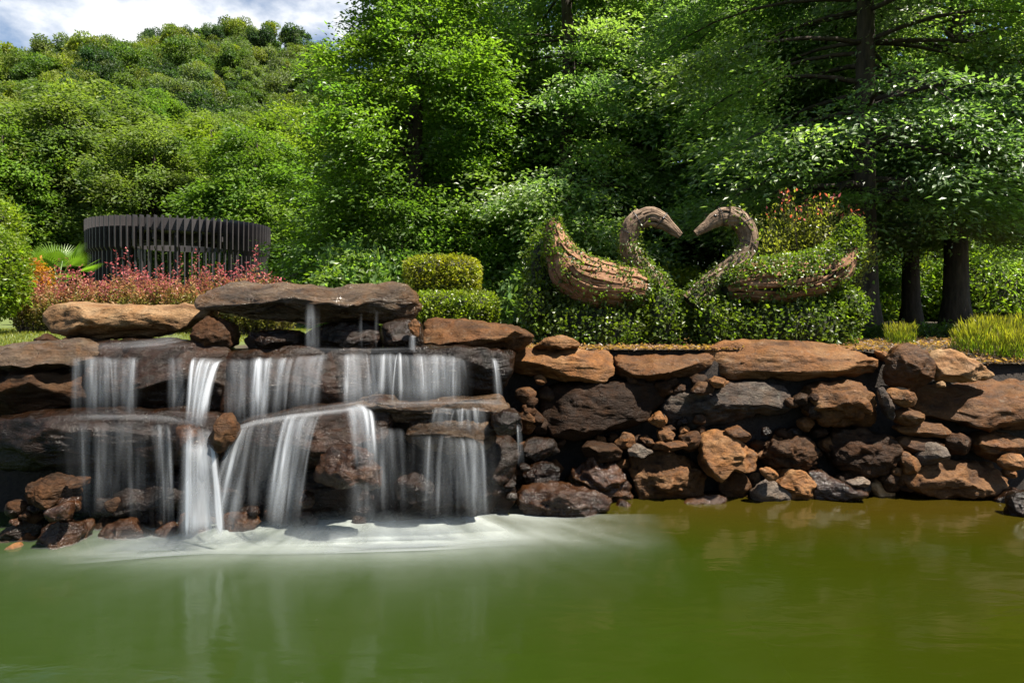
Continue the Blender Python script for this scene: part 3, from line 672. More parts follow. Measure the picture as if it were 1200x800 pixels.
# ------------------------------------------------------------------ falling water
def veil_mat(name, sc=46.0):
    m, n, l, bs, out = new_mat(name)
    n.remove(bs)
    uv = n.new("ShaderNodeUVMap"); uv.uv_map = "UVMap"
    mp = n.new("ShaderNodeMapping"); mp.inputs['Scale'].default_value = (sc, 1.1, 1); l.new(uv.outputs[0], mp.inputs[0])
    s1 = noise_node(n, l, mp.outputs[0], 1.0, 3, .6)
    mp2 = n.new("ShaderNodeMapping"); mp2.inputs['Scale'].default_value = (sc * .24, .5, 1); l.new(uv.outputs[0], mp2.inputs[0])
    s2 = noise_node(n, l, mp2.outputs[0], 1.0, 2, .5)
    f1 = ramp(n, l, s1, [(.36, (.10, .10, .10)), (.68, (1, 1, 1))])
    f2 = ramp(n, l, s2, [(.40, (.04, .04, .04)), (.61, (1, 1, 1))])
    at = n.new("ShaderNodeAttribute"); at.attribute_name = "dens"
    # dens above 1 fills the gaps between the strands
    body = math_n(n, l, 'MULTIPLY', f1, f2)
    fill = math_n(n, l, 'SUBTRACT', at.outputs['Fac'], .55, True)
    lo = math_n(n, l, 'MULTIPLY_ADD', body, at.outputs['Fac']); 
    l.new(math_n(n, l, 'MULTIPLY', fill, .55), lo.node.inputs[2])
    al = math_n(n, l, 'MINIMUM', lo, .93)
    df = n.new("ShaderNodeBsdfDiffuse"); df.inputs[0].default_value = (.68, .71, .75, 1)
    tr = n.new("ShaderNodeBsdfTranslucent"); tr.inputs[0].default_value = (.66, .70, .75, 1)
    mx = n.new("ShaderNodeMixShader"); mx.inputs[0].default_value = .5
    l.new(df.outputs[0], mx.inputs[1]); l.new(tr.outputs[0], mx.inputs[2])
    tp = n.new("ShaderNodeBsdfTransparent")
    ma = n.new("ShaderNodeMixShader"); l.new(al, ma.inputs[0]); l.new(tp.outputs[0], ma.inputs[1]); l.new(mx.outputs[0], ma.inputs[2])
    l.new(ma.outputs[0], out.inputs[0])
    return m
M_VEIL = veil_mat('silky_falling_water', 34.0)
M_VEIL_SOFT = veil_mat('soft_falling_water', 15.0)

def interp_poly(pts, u):
    p = np.asarray(pts, float); s = np.linspace(0, 1, len(p))
    return np.stack([np.interp(u, s, p[:, k]) for k in range(p.shape[1])], -1)

def sheet(top, bot, yt, yb, dens, seed, nu, nv, power, fade_top, fade_bot, edge, prof=None, shift=0.0):
    u = np.linspace(0, 1, nu + 1); v = np.linspace(0, 1, nv + 1)
    U, Vv = [a.ravel() for a in np.meshgrid(u, v)]
    Tp = interp_poly(top, U); Bp = interp_poly(bot, U)
    jit = vnoise(np.stack([Tp[:, 0] * .09, U * 0 + seed, U * 0], -1), seed)
    t = Vv ** power
    px = Tp[:, 0] + (Bp[:, 0] - Tp[:, 0]) * t + .5 * jit * t
    y0 = Tp[:, 1] + 1.6 * jit; y1 = Bp[:, 1] + 5 * vnoise(np.stack([Tp[:, 0] * .12, U * 0 + seed + 7, U * 0], -1), seed)
    py = y0 + (y1 - y0) * Vv
    Y = yt + (yb - yt) * t + shift + .025 * vnoise(np.stack([Tp[:, 0] * .08, Vv * 1.2, U * 0 + seed], -1), seed)
    W = np.stack([(px - 600) / F * Y, Y, EYE - (py - HOR) / F * Y], -1)
    d = dens * np.clip(Vv / max(fade_top, 1e-3), 0, 1) * np.clip((1 - Vv) / max(fade_bot, 1e-3), 0, 1)
    e = np.clip(np.minimum(U, 1 - U) / edge, 0, 1); d = d * e * e * (3 - 2 * e)
    if prof is not None: d = d * np.interp(U, np.linspace(0, 1, len(prof)), prof)
    uv = np.stack([Tp[:, 0] / F * yt + seed * 1.37, Vv * abs(Bp[:, 1] - Tp[:, 1]) / F * yt + seed * .71], -1)
    i = (np.arange(nv)[:, None] * (nu + 1) + np.arange(nu)[None, :]).ravel()
    return W, np.stack([i, i + 1, i + nu + 2, i + nu + 1], -1), uv, d

def fall(label, top, bot, yt, yb, dens, seed, layers=2, soft=False, fade_top=.07, fade_bot=.35, edge=.26, prof=None, group='strands and curtains of the waterfall', name='waterfall_veil', power=.5):
    """top / bot: pixel polylines of lip and foot, at distances yt and yb; a thin sheet plus the strands thrown off the lip."""
    rng = np.random.default_rng(seed)
    wt, wb = abs(top[-1][0] - top[0][0]), abs(bot[-1][0] - bot[0][0])
    prof = prof or [1, 1]; dens = dens * .84
    parts = []
    for L in range(layers):
        parts.append(sheet(top, bot, yt, yb, dens * (.42 if not soft else .58), seed + 31 * L, int(np.clip((wt + wb) / 4, 6, 70)), 24, power, fade_top, fade_bot, edge, prof, L * .04))
    ns = int(np.clip(wt / 5.0, 2, 34)) * (2 if dens > .8 else 1)
    if soft: ns = ns // 2
    for k in range(ns):
        u0 = rng.uniform(.09, .91) if wt > 16 else rng.uniform(.25, .75)
        pr = np.interp(u0, np.linspace(0, 1, len(prof)), prof)
        hw = rng.uniform(.9, 3.2) ** 1.5 * (1.0 if wt > 16 else .6); spread = rng.uniform(1.0, 2.1)
        T0 = interp_poly(top, np.array([u0]))[0]; B0 = interp_poly(bot, np.array([np.clip(u0 + rng.normal(0, .02), 0, 1)]))[0]
        B0[0] += rng.normal(0, 2.0)
        tp_ = [(T0[0] - hw, T0[1]), (T0[0] + hw, T0[1])]; bt_ = [(B0[0] - hw * spread, B0[1]), (B0[0] + hw * spread, B0[1])]
        parts.append(sheet(tp_, bt_, yt + rng.uniform(-.02, .03), yb + rng.uniform(-.05, .05), dens * pr * rng.choice([.35, .6, .9, 1.35]), seed * 7 + k, 6, 20, power, fade_top, fade_bot * rng.uniform(.6, 2.4), .5))
    base = 0; allV, allQ, allUV, allD = [], [], [], []
    mi = np.concatenate([np.full(len(p[1]), 0 if k < layers else 1, dtype=np.int32) for k, p in enumerate(parts)])
    for W, q, uv, d in parts:
        allV.append(W); allQ.append(q + base); allUV.append(uv); allD.append(d); base += len(W)
    V = np.vstack(allV); c = V.mean(0)
    me = mesh_np(name, V - c, [np.vstack(allQ)], [M_VEIL_SOFT, M_VEIL_SOFT if soft else M_VEIL], True, uv=np.vstack(allUV), pattr=np.concatenate(allD))
    me.polygons.foreach_set('material_index', mi)
    return tag(link(name, me, c), label, 'waterfall', group)

fall('wide thin curtain off the left half of the upper ledge', [(80, 417), (125, 418), (174, 418)], [(81, 488), (125, 489), (173, 489)], 6.50, 6.40, .85, 1, prof=[.8, 1, .8, .9, .7, 1, 1])
fall('two faint threads off the upper ledge right of the wide left curtain', [(194, 418), (222, 419)], [(194, 488), (220, 489)], 6.50, 6.42, .45, 2)
fall('bright slanting stream off the upper ledge feeding the main stream', [(219, 419), (242, 419), (266, 420)], [(216, 500), (226, 502), (240, 502)], 6.50, 6.15, 1.3, 3, prof=[.8, 1, .5, 1, .7])
fall('row of separate white strands off the middle of the upper ledge', [(262, 420), (305, 419), (347, 418)], [(262, 496), (300, 494), (335, 488)], 6.52, 6.3, .95, 4, edge=.04, prof=[.7, .4, 1, .4, 1, .9, .3, 1, 1])
fall('pale grey soft fall between the middle strands and the fan', [(342, 417), (388, 415)], [(332, 484), (376, 480)], 6.52, 6.3, .6, 5, soft=True)
fall('fan shaped silky curtain off the right half of the upper ledge', [(386, 414), (420, 413), (470, 414), (520, 416), (556, 421)], [(392, 477), (425, 478), (472, 476), (520, 474), (557, 474)], 6.54, 6.32, .95, 6, layers=3, prof=[.7, .8, 1, 1.1, 1.1, .9, .7, .5, .4])
fall('single slender jet at the right end of the upper ledge', [(572, 419), (583, 420)], [(580, 470), (591, 472)], 6.56, 6.36, 1.1, 7, edge=.35)
fall('very faint veil over the left middle ledge face', [(62, 495), (150, 494), (176, 495)], [(60, 600), (150, 610), (178, 612)], 6.08, 5.98, .24, 8, soft=True, fade_bot=.4)
fall('narrow soft column at the right of the left middle ledge', [(172, 496), (202, 497)], [(174, 622), (206, 624)], 6.08, 5.95, .62, 9, soft=True)
fall('bright main stream crashing down left of the pointed rock', [(212, 498), (230, 500), (246, 502)], [(206, 632), (232, 634), (268, 634)], 6.08, 5.82, 1.5, 10, layers=3, soft=True, prof=[.7, 1, 1.1, 1, .7], edge=.35, fade_bot=.15, fade_top=.2)
fall('slanting second stream sliding down right of the pointed rock', [(274, 504), (290, 497), (306, 491)], [(238, 628), (258, 630), (284, 628)], 6.14, 5.92, 1.0, 11, layers=2, soft=True, edge=.3, power=.6)
fall('thin grey veil hanging from the sloping ledge', [(296, 495), (318, 490), (340, 486)], [(284, 600), (306, 606), (326, 606)], 6.16, 6.05, .38, 12, soft=True, fade_bot=.4)
fall('white central stream narrowing as it falls from the sloping ledge', [(334, 486), (356, 484), (386, 481)], [(310, 620), (330, 622), (350, 620)], 6.18, 5.95, 1.15, 13, layers=3, soft=True, prof=[.6, 1, 1, .8, .5], edge=.2)
fall('rounded white stream pouring over the reddish boulder', [(398, 480), (418, 472), (436, 480)], [(410, 548), (428, 552), (448, 548)], 6.24, 5.98, 1.15, 14, layers=3, soft=True, edge=.4, power=.35, fade_bot=.6)
fall('thin veil dropping from the reddish boulder into the foam', [(404, 560), (424, 566), (442, 562)], [(404, 612), (424, 614), (446, 612)], 5.88, 5.84, .5, 23, soft=True, edge=.4)
fall('faint wide veil right of the reddish boulder', [(432, 500), (450, 500), (474, 502)], [(434, 600), (455, 606), (480, 606)], 6.22, 6.08, .35, 15, soft=True, fade_bot=.4)
fall('lower right veil trailing from the right middle ledge', [(472, 512), (520, 509), (560, 514), (584, 520)], [(470, 608), (520, 612), (565, 610), (592, 606)], 6.16, 6.02, .66, 16, layers=2, prof=[.5, .6, .4, .5, 1.2, 1, .4, .5])
fall('short sheet between the two layers of the right middle ledge', [(505, 478), (540, 478), (572, 478)], [(500, 502), (540, 504), (575, 508)], 6.3, 6.2, .7, 17)
fall('thin trickle down the black block at the end of the middle ledge', [(604, 496), (611, 498)], [(606, 546), (612, 548)], 6.22, 6.2, .5, 18, edge=.4)
fall('white spout spilling from the notch in the cap stone', [(357, 356), (365, 355), (374, 358)], [(356, 411), (364, 413), (376, 411)], 6.84, 6.74, .62, 19, prof=[.5, 1, .9, .3, .5], fade_bot=.15, fade_top=.3)
fall('fine drip thread from the cap stone right of the spout', [(422, 366), (425, 366)], [(422, 410), (425, 410)], 6.84, 6.8, .22, 20, fade_top=.4, edge=.5)
fall('second fine drip thread under the right of the cap stone', [(439, 364), (443, 364)], [(439, 410), (442, 410)], 6.84, 6.8, .28, 21, fade_top=.4, edge=.5)
fall('short white spout between the cap stone and the flat brown slab', [(479, 394), (483, 392), (488, 394)], [(478, 412), (483, 413), (489, 412)], 6.88, 6.8, .8, 22, edge=.35, fade_bot=.05)

def film(label, path, dens, seed, name='water_film'):
    """Thin white water sliding over a ledge: path of (left point, right point) pixel pairs with distances."""
    L = np.array([[*a, ya] for (a, ya, b, yb) in path], float); R = np.array([[*b, yb] for (a, ya, b, yb) in path], float)
    nu, nv = 10, 20
    s = np.linspace(0, 1, len(L)); vv = np.linspace(0, 1, nv + 1); uu = np.linspace(0, 1, nu + 1)
    Li = np.stack([np.interp(vv, s, L[:, k]) for k in range(3)], -1); Ri = np.stack([np.interp(vv, s, R[:, k]) for k in range(3)], -1)
    G = Li[:, None, :] * (1 - uu)[None, :, None] + Ri[:, None, :] * uu[None, :, None]
    G = G.reshape(-1, 3); Vg, Ug = np.repeat(vv, nu + 1), np.tile(uu, nv + 1)
    W = np.stack([(G[:, 0] - 600) / F * G[:, 2], G[:, 2], EYE - (G[:, 1] - HOR) / F * G[:, 2]], -1)
    d = dens * np.clip(np.minimum(Ug, 1 - Ug) / .3, 0, 1) * np.clip(np.minimum(Vg, 1 - Vg) / .2, 0, 1)
    i = (np.arange(nv)[:, None] * (nu + 1) + np.arange(nu)[None, :]).ravel()
    c = W.mean(0)
    o = link(name, mesh_np(name, W - c, [np.stack([i, i + 1, i + nu + 2, i + nu + 1], -1)], M_VEIL_SOFT, True,
                           uv=np.stack([Ug * .25 + seed, Vg * .6], -1), pattr=d), c)
    return tag(o, label, 'water', 'white water sliding over the ledges')
film('white film sliding along the sloping middle ledge', [((440, 462), 6.36, (446, 478), 6.12), ((400, 469), 6.4, (404, 486), 6.14), ((350, 475), 6.42, (350, 492), 6.14), ((300, 482), 6.42, (296, 502), 6.12), ((262, 494), 6.36, (258, 514), 6.06)], 0.32, 3)
film('white film at the foot of the wide left curtain', [((74, 484), 6.4, (76, 493), 6.1), ((130, 484), 6.4, (130, 492), 6.1), ((185, 485), 6.4, (185, 494), 6.1), ((240, 492), 6.4, (246, 503), 6.08)], .12, 5)
film('white film under the fan shaped curtain on the right middle ledge', [((430, 468), 6.5, (430, 480), 6.25), ((500, 468), 6.5, (500, 477), 6.25), ((560, 467), 6.5, (564, 476), 6.25), ((592, 468), 6.5, (598, 480), 6.25)], .4, 7)
film('white rush on the upper ledge coming out from under the tan slab', [((210, 388), 7.25, (228, 404), 6.9), ((180, 396), 7.1, (190, 410), 6.75), ((140, 399), 7.0, (145, 413), 6.6), ((95, 403), 6.9, (95, 416), 6.55)], .35, 9)
film('white splash around the foot of the cap stone spout', [((335, 406), 6.95, (330, 415), 6.58), ((366, 404), 6.95, (366, 415), 6.58), ((400, 406), 6.95, (405, 415), 6.58), ((440, 406), 6.95, (440, 415), 6.58), ((490, 404), 6.95, (500, 414), 6.58)], .10, 11)

# foam spreading on the pond from the foot of the falls
NFX, NFY = 300, 170
fx = np.linspace(-5.4, 1.6, NFX); fy = np.linspace(3.2, 6.9, NFY)
FX, FY = np.meshgrid(fx, fy); FXr, FYr = FX.ravel(), FY.ravel()
baseY = np.interp(FXr, [-5, -4.0, -2.6, -1.6, -.2, .3, .9], [5.55, 5.7, 5.95, 6.02, 6.15, 6.2, 6.1])
an = np.arctan2(FXr + 1.7, 8.6 - FYr); ra = np.hypot(FXr + 1.7, 8.6 - FYr)
streak = fbm(np.stack([an * 13, ra * .9, an * 0], -1), 4, 21, .6)
soft_ = fbm(np.stack([FXr * .9, FYr * 1.2, FXr * 0], -1), 3, 25)
dist = np.clip(baseY - FYr + .05 * soft_ + .06 * streak, 0, 5)
core = .62 * np.exp(-dist / (.20 + .05 * soft_)) + .10 * np.exp(-(dist / .80) ** 1.3)
amt = np.interp(FXr, [-5.2, -4.2, -3.4, -2.6, -1.8, -.8, -.2, .3, .9, 1.5], [0, .05, .25, .62, .82, .84, .66, .40, .14, 0])
D = np.clip(core * amt * (1 + .40 * streak), 0, 1) * np.clip((FYr - 3.3) / .9, 0, 1)
m, n, l, bs, out = new_mat('pond_foam')
n.remove(bs)
at = n.new("ShaderNodeAttribute"); at.attribute_name = "dens"
tc = n.new("ShaderNodeTexCoord")
mp = n.new("ShaderNodeMapping"); mp.inputs['Scale'].default_value = (1.5, 3.5, 1); mp.inputs['Rotation'].default_value = (0, 0, .35); l.new(tc.outputs['Object'], mp.inputs[0])
nf = ramp(n, l, noise_node(n, l, mp.outputs[0], 2.2, 6, .62, .8), [(.3, (.85, .85, .85)), (.7, (1.05, 1.05, 1.05))])
al = math_n(n, l, 'MULTIPLY', at.outputs['Fac'], nf, True)
df = n.new("ShaderNodeBsdfDiffuse"); df.inputs[0].default_value = (.44, .48, .45, 1)
tp = n.new("ShaderNodeBsdfTransparent"); ma = n.new("ShaderNodeMixShader")
l.new(math_n(n, l, 'MULTIPLY', al, .92), ma.inputs[0]); l.new(tp.outputs[0], ma.inputs[1]); l.new(df.outputs[0], ma.inputs[2]); l.new(ma.outputs[0], out.inputs[0])
i = (np.arange(NFY - 1)[:, None] * NFX + np.arange(NFX - 1)[None, :]).ravel()
FZ = np.full(len(FXr), .012)
tag(link('foam', mesh_np('foam', np.stack([FXr, FYr, FZ], -1), [np.stack([i, i + 1, i + NFX + 1, i + NFX], -1)], m, True, pattr=D)), 'white foam spreading over the green pond below the falls', 'foam', kind='stuff')

# thin spray drifting where the water lands
m, n, l, bs, out = new_mat('water_spray')
n.remove(bs)
at_ = n.new("ShaderNodeAttribute"); at_.attribute_name = "dens"; tc = n.new("ShaderNodeTexCoord")
nf = ramp(n, l, noise_node(n, l, tc.outputs['Object'], 2.6, 4, .6), [(.3, (.45, .45, .45)), (.7, (1, 1, 1))])
df = n.new("ShaderNodeBsdfDiffuse"); df.inputs[0].default_value = (.5, .53, .55, 1)
tr = n.new("ShaderNodeBsdfTranslucent"); tr.inputs[0].default_value = (.5, .53, .55, 1)
mx = n.new("ShaderNodeMixShader"); mx.inputs[0].default_value = .5; l.new(df.outputs[0], mx.inputs[1]); l.new(tr.outputs[0], mx.inputs[2])
tp = n.new("ShaderNodeBsdfTransparent"); ma = n.new("ShaderNodeMixShader")
l.new(math_n(n, l, 'MULTIPLY', at_.outputs['Fac'], nf, True), ma.inputs[0]); l.new(tp.outputs[0], ma.inputs[1]); l.new(mx.outputs[0], ma.inputs[2]); l.new(ma.outputs[0], out.inputs[0])
V_, Q_, D_, base = [], [], [], 0
for L in range(7):
    nu, nv = 60, 12; U, Vv = [a.ravel() for a in np.meshgrid(np.linspace(0, 1, nu + 1), np.linspace(0, 1, nv + 1))]
    xw = -3.7 + 4.0 * U
    yw = np.interp(xw, [-5, -4.0, -2.6, -1.6, -.2, .3, .9], [5.55, 5.7, 5.95, 6.02, 6.15, 6.2, 6.1]) + .22 - L * .075 + .08 * vnoise(np.stack([xw * 1.1, U * 0 + L, U * 0], -1), 4)
    hgt = .34 * (1 - L * .09) * (.75 + .35 * vnoise(np.stack([xw * 1.4, U * 0 + L * 3.1, U * 0], -1), 8))
    V_.append(np.stack([xw, yw - .10 * Vv, .012 + hgt * Vv], -1))
    D_.append(.85 * (1 - Vv) ** 1.6 * np.clip(np.minimum(U, 1 - U) / .22, 0, 1) * np.clip(.8 + .5 * vnoise(np.stack([xw * .9, U * 0 + 2, U * 0], -1), 15), 0, 1))
    i = (np.arange(nv)[:, None] * (nu + 1) + np.arange(nu)[None, :]).ravel() + base
    Q_.append(np.stack([i, i + 1, i + nu + 2, i + nu + 1], -1)); base += len(U)
tag(link('mist', mesh_np('mist', np.vstack(V_), [np.vstack(Q_)], m, True, pattr=np.concatenate(D_))), 'soft white spray hanging at the foot of the falls', 'spray', kind='stuff')

# ------------------------------------------------------------------ trees
def tints(rng, n_, groups, lo=.65, hi=1.4, yellow=.25):
    g = rng.uniform(lo, hi, groups.max() + 1)[groups] * rng.uniform(.75, 1.25, n_)
    y = rng.uniform(0, yellow, groups.max() + 1)[groups]
    return np.stack([g * (1 + y * 1.4), g * (1 + y * .45), g * (1 - y * .8)], -1)

def make_tree(name, label, cat, seed, H, R, base, prof, nspray, per, L, W, slen, droop, mat, loc, color, rz=0, scale=1.0, trunk_r=.2, limbs=46, thick=.10, zj=.05, lean=(0, 0), group=None, core=.42):
    rng = np.random.default_rng(seed)
    root = thing(name, label, cat, loc, group, rz)
    root.scale = (scale,) * 3
    nbough = nspray
    hz = (np.arange(nbough) + rng.uniform(0, 1, nbough)) / nbough
    wgt = prof(hz); keep = rng.uniform(0, 1, nbough) < .35 + .65 * wgt / wgt.max()
    hz = hz[keep]; nbough = len(hz)
    az = np.arange(nbough) * 2.39996 + rng.normal(0, .5, nbough)
    lump = 1 + .20 * vnoise(np.stack([np.cos(az) * 1.4, np.sin(az) * 1.4, hz * 4], -1), seed)
    ln = np.maximum(R * prof(hz) * lump * rng.uniform(.72, 1.12, nbough), .5)
    zt = base + (H - base) * hz
    g = Geo()
    tz = np.linspace(-.2, H * .93, 14)
    wob = .10 * np.stack([np.sin(tz * .9 + seed), np.cos(tz * .7 + seed)], -1)
    tx, ty = lean[0] * tz + wob[:, 0] * tz / H, lean[1] * tz + wob[:, 1] * tz / H
    g.tube(np.stack([tx, ty, tz], -1), trunk_r * np.clip(1.25 - tz / H, .08, 1.25) * (1 + .5 * np.exp(-np.clip(tz, 0, 9) * 4)), 10)
    cs, av, sw = [], [], []
    for b in range(nbough):
        o_ = np.array([math.cos(az[b]), math.sin(az[b]), 0]); sd_ = np.array([-o_[1], o_[0], 0])
        z0 = max(base * .55, zt[b] - ln[b] * rng.uniform(.05, .35)); s0 = np.array([np.interp(z0, tz, tx), np.interp(z0, tz, ty), z0])
        rise = rng.uniform(.0, .25) * ln[b] * (.4 + hz[b]); dr = droop * ln[b] * rng.uniform(.4, 1.1)
        bend = rng.normal(0, .12) * ln[b]
        f = lambda t: s0 + np.outer(t, o_ * ln[b]) + np.outer(t * t, sd_ * bend) + np.outer(np.sin(t * 1.57) * 1.0, [0, 0, rise]) - np.outer(t ** 2.2, [0, 0, dr])
        if b % max(1, nbough // limbs) == 0: g.tube(f(np.linspace(0, 1, 7)), np.linspace(max(.02, trunk_r * .36 * (1 - hz[b] * .8)), .008, 7), 5)
        ns_ = int(max(3, round(ln[b] / slen * 4.2)))
        t = np.sqrt(rng.uniform(core * core, 1, ns_)); p_ = f(t)
        lat = rng.normal(0, .20, ns_) * ln[b] * (1.15 - t * .55)
        p_ = p_ + lat[:, None] * sd_ + np.stack([np.zeros(ns_), np.zeros(ns_), -.10 * abs(lat) + rng.normal(0, .09 + zj * ln[b], ns_)], -1)
        cs.append(p_); av.append(np.full(ns_, az[b]) + np.clip(lat / (ln[b] * .5), -.9, .9)); sw.append(np.full(ns_, b))
    ctr = np.vstack(cs); az = np.concatenate(av); bough_id = np.concatenate(sw); m_ = len(ctr)
    ctr[:, 2] = np.maximum(ctr[:, 2], .2)
    link('trunk', g.mesh('trunk', M_BARK, True), parent=root)
    # leaf sprays
    od = np.stack([np.cos(az), np.sin(az), -droop * .6 - .12 + rng.normal(0, .16, m_)], -1); od = unit(od)
    sd = unit(np.cross(od, np.array([0, 0, 1.0]))); ud = np.cross(sd, od)
    idx = np.repeat(np.arange(m_), per)
    k = len(idx); ssz = slen * rng.uniform(.6, 1.3, m_)[idx]
    tt = rng.normal(0, .46, k); ww = rng.normal(0, .34, k) * (1 - .35 * np.clip(tt, -1, 1)); hh = rng.normal(0, thick, k)
    Pp = ctr[idx] + od[idx] * (tt * ssz)[:, None] + sd[idx] * (ww * ssz)[:, None] + ud[idx] * ((hh - .22 * ww ** 2 - .18 * tt ** 2) * ssz)[:, None]
    Dd = od[idx] * 1.0 + sd[idx] * (np.sign(ww) * rng.uniform(.2, 1.1, k))[:, None] + rng.normal(0, .38, (k, 3))
    Nn = ud[idx] + rng.normal(0, .55, (k, 3))
    V, Q = leaf_quads(Pp, Dd, Nn, L * rng.uniform(.6, 1.3, k), W * rng.uniform(.7, 1.25, k))
    cm = mesh_np('crown', V, [Q], mat, False, fattr=tints(rng, k, bough_id[idx], .75, 1.3))
    link('crown', cm, parent=root, color=color)
    return root

full = lambda h: np.clip(np.minimum(1, h * 5 + .55) * (1 - h ** 1.7) ** .75, .04, 1)           # leafy to the ground, tapering up
spire = lambda h: np.clip(np.minimum(1, h * 4 + .6) * (1 - h) ** .62 * 1.08, .05, 1)       # broad foot, narrowing crown
wide = lambda h: np.clip((np.sin(np.pi * np.clip(h * .86 + .14, 0, 1))) ** .6, .05, 1)          # raised spreading crown
roundp = lambda h: np.clip(np.sqrt(np.clip(1 - (2 * h - .95) ** 2, 0, 1)), .05, 1)

def at(px, Y): 
    x = (px - 600) / F * Y
    return (x, Y, float(ground_h(np.array([x]), np.array([Y]))[0]))

GREEN = (.078, .145, .026); DEEP = (.098, .168, .058); LIME = (.098, .156, .022); OLIVE = (.086, .132, .038); COOL = (.118, .178, .105)
G_NEAR = 'tall leafy trees standing behind the swans'
A = make_tree('broadleaf_tree', 'tall light green tree left of the swans, leafy to the ground, next to the hill', 'tree', 1, 12.5, 3.3, .5, spire, 270, 56, .12, .060, .66, .22, M_LEAF, at(488, 17.5), GREEN, trunk_r=.22, thick=.12, zj=.09, group=G_NEAR)
B = make_tree('broadleaf_tree', 'dark layered tree directly behind the left swan tail', 'tree', 2, 13.5, 4.1, .9, full, 150, 74, .14, .062, .85, .32, M_GLOSSY, at(665, 18.5), DEEP, trunk_r=.24, thick=.08, zj=.05, core=.60, group=G_NEAR)
Cc = make_tree('broadleaf_tree', 'spreading tree over the right swan with its dark trunk behind the swan tail', 'tree', 3, 12.0, 4.2, 2.9, wide, 105, 112, .112, .050, .85, .42, M_GLOSSY, at(1013, 13.6), DEEP, trunk_r=.22, group=G_NEAR, limbs=60, thick=.075, zj=.04, core=.60)
near = [
 (A, 575, 22.0, 1.15, 2.0, DEEP, 'shaded tree between the light green tree and the dark layered tree'),
 (A, 470, 25.5, .95, 4.0, LIME, 'bright green tree at the left end of the tall trees, behind the light green one'),
 (B, 770, 20.5, 1.12, 1.2, DEEP, 'dark tree seen through the heart between the swans'),
 (Cc, 868, 21.0, 1.15, 3.3, DEEP, 'tree with bare dark leaning trunk high above the right swan'),
 (B, 905, 24.0, 1.15, 5.0, GREEN, 'tree filling the gap behind the bare dark leaning trunk'),
 (Cc, 1120, 16.5, 1.05, 1.0, COOL, 'tall tree with glittering leaves in the upper right of the photo'),
 (Cc, 1068, 19.5, .95, 5.1, DEEP, 'shaded tree behind the glittering one, its trunk second right of the swan'),
 (B, 1150, 38.0, 1.1, .5, LIME, 'sunlit tree far behind the trunks on the right'),
 (A, 1010, 36.0, 1.1, 2.9, LIME, 'sunlit tree far behind the right swan tail'),
 (A, 1240, 36.0, 1.2, 1.9, GREEN, 'tree at the far right behind the yellow plants'),
 (B, 690, 28.0, 1.1, 2.2, GREEN, 'farther tree behind the dark layered tree'),
]
for (src, px, Y, s, rz, colr, lab) in near:
    dup(src, at(px, Y), rz, s, lab, G_NEAR, colr)

G_MIDT = 'trees behind the black pavilion'
Mt = make_tree('forest_tree', 'grey green round crowned tree at the left end behind the black pavilion', 'tree', 7, 12.2, 4.0, 2.8, roundp, 120, 42, .26, .13, 1.0, .12, M_FAR, at(75, 36), OLIVE, trunk_r=.2, thick=.20, group=G_MIDT)
Nt = make_tree('forest_tree', 'loose bright green tree above the middle of the black pavilion', 'tree', 8, 11, 4.0, 1.8, wide, 110, 44, .26, .13, 1.1, .16, M_FAR, at(250, 38), LIME, trunk_r=.18, thick=.17, group=G_MIDT)
mids = [
 (Nt, 5, 33, .85, 1, GREEN, 'green tree at the left edge of the photo behind the palm'),
 (Mt, 130, 40, 1.1, 2, OLIVE, 'tall grey green tree behind the left side of the black pavilion'),
 (Mt, 180, 35, .8, 3.5, OLIVE, 'olive tree right behind the black pavilion top'),
 (Nt, 300, 33, .85, 4, GREEN, 'green tree behind the right end of the black pavilion'),
 (Mt, 335, 40, 1.0, 5, LIME, 'yellow green tree between the pavilion and the tall light green tree'),
 (Nt, 30, 46, 1.15, 2.6, GREEN, 'taller tree rising behind the grey green ones at the left'),
 (Mt, 225, 47, 1.05, .7, LIME, 'bright tree higher up the slope above the pavilion'),
 (Nt, 370, 48, 1.1, 1.8, LIME, 'bright tree on the lower slope beside the tall light green tree'),
 (Mt, -40, 40, 1.1, 1.4, OLIVE, 'tree partly cut off by the left edge of the photo'),
 (Mt, 70, 60, 1.2, 3.1, GREEN, 'green tree at the bottom of the hill, above the grey green round crowned tree'),
 (Nt, 180, 62, 1.2, 4.1, LIME, 'yellow green tree at the bottom of the hill above the pavilion'),
 (Mt, 290, 60, 1.15, 2.2, GREEN, 'dark green tree at the bottom of the hill right of the pavilion'),
 (Nt, 350, 68, 1.2, .4, OLIVE, 'olive tree at the bottom of the hill beside the tall light green tree'),
 (Mt, 5, 74, 1.25, 1.9, LIME, 'bright tree on the low slope at the left edge of the photo'),
 (Nt, 130, 80, 1.3, 2.7, GREEN, 'broad green tree on the low slope above the left part of the pavilion'),
 (Mt, 235, 82, 1.25, 3.9, OLIVE, 'grey green tree on the low slope above the right part of the pavilion'),
 (Nt, 320, 86, 1.3, 5.2, LIME, 'light tree on the low slope right of the pavilion'),
 (Mt, 60, 92, 1.3, .9, OLIVE, 'olive tree on the low slope near the left edge'),
 (Nt, 390, 80, 1.2, 2.0, GREEN, 'green tree on the low slope half hidden by the tall light green tree'),
 (Mt, 185, 97, 1.3, 1.1, GREEN, 'full green tree on the low slope straight above the pavilion'),
 (Nt, 285, 100, 1.3, 4.6, OLIVE, 'spreading olive tree on the low slope right above the pavilion'),
 (Nt, 120, 52, 1.1, 5.5, OLIVE, 'tree on the lower slope above the tall grey green tree'),
]
for (src, px, Y, s, rz, colr, lab) in mids:
    dup(src, at(px, Y), rz, s, lab, G_MIDT, colr)

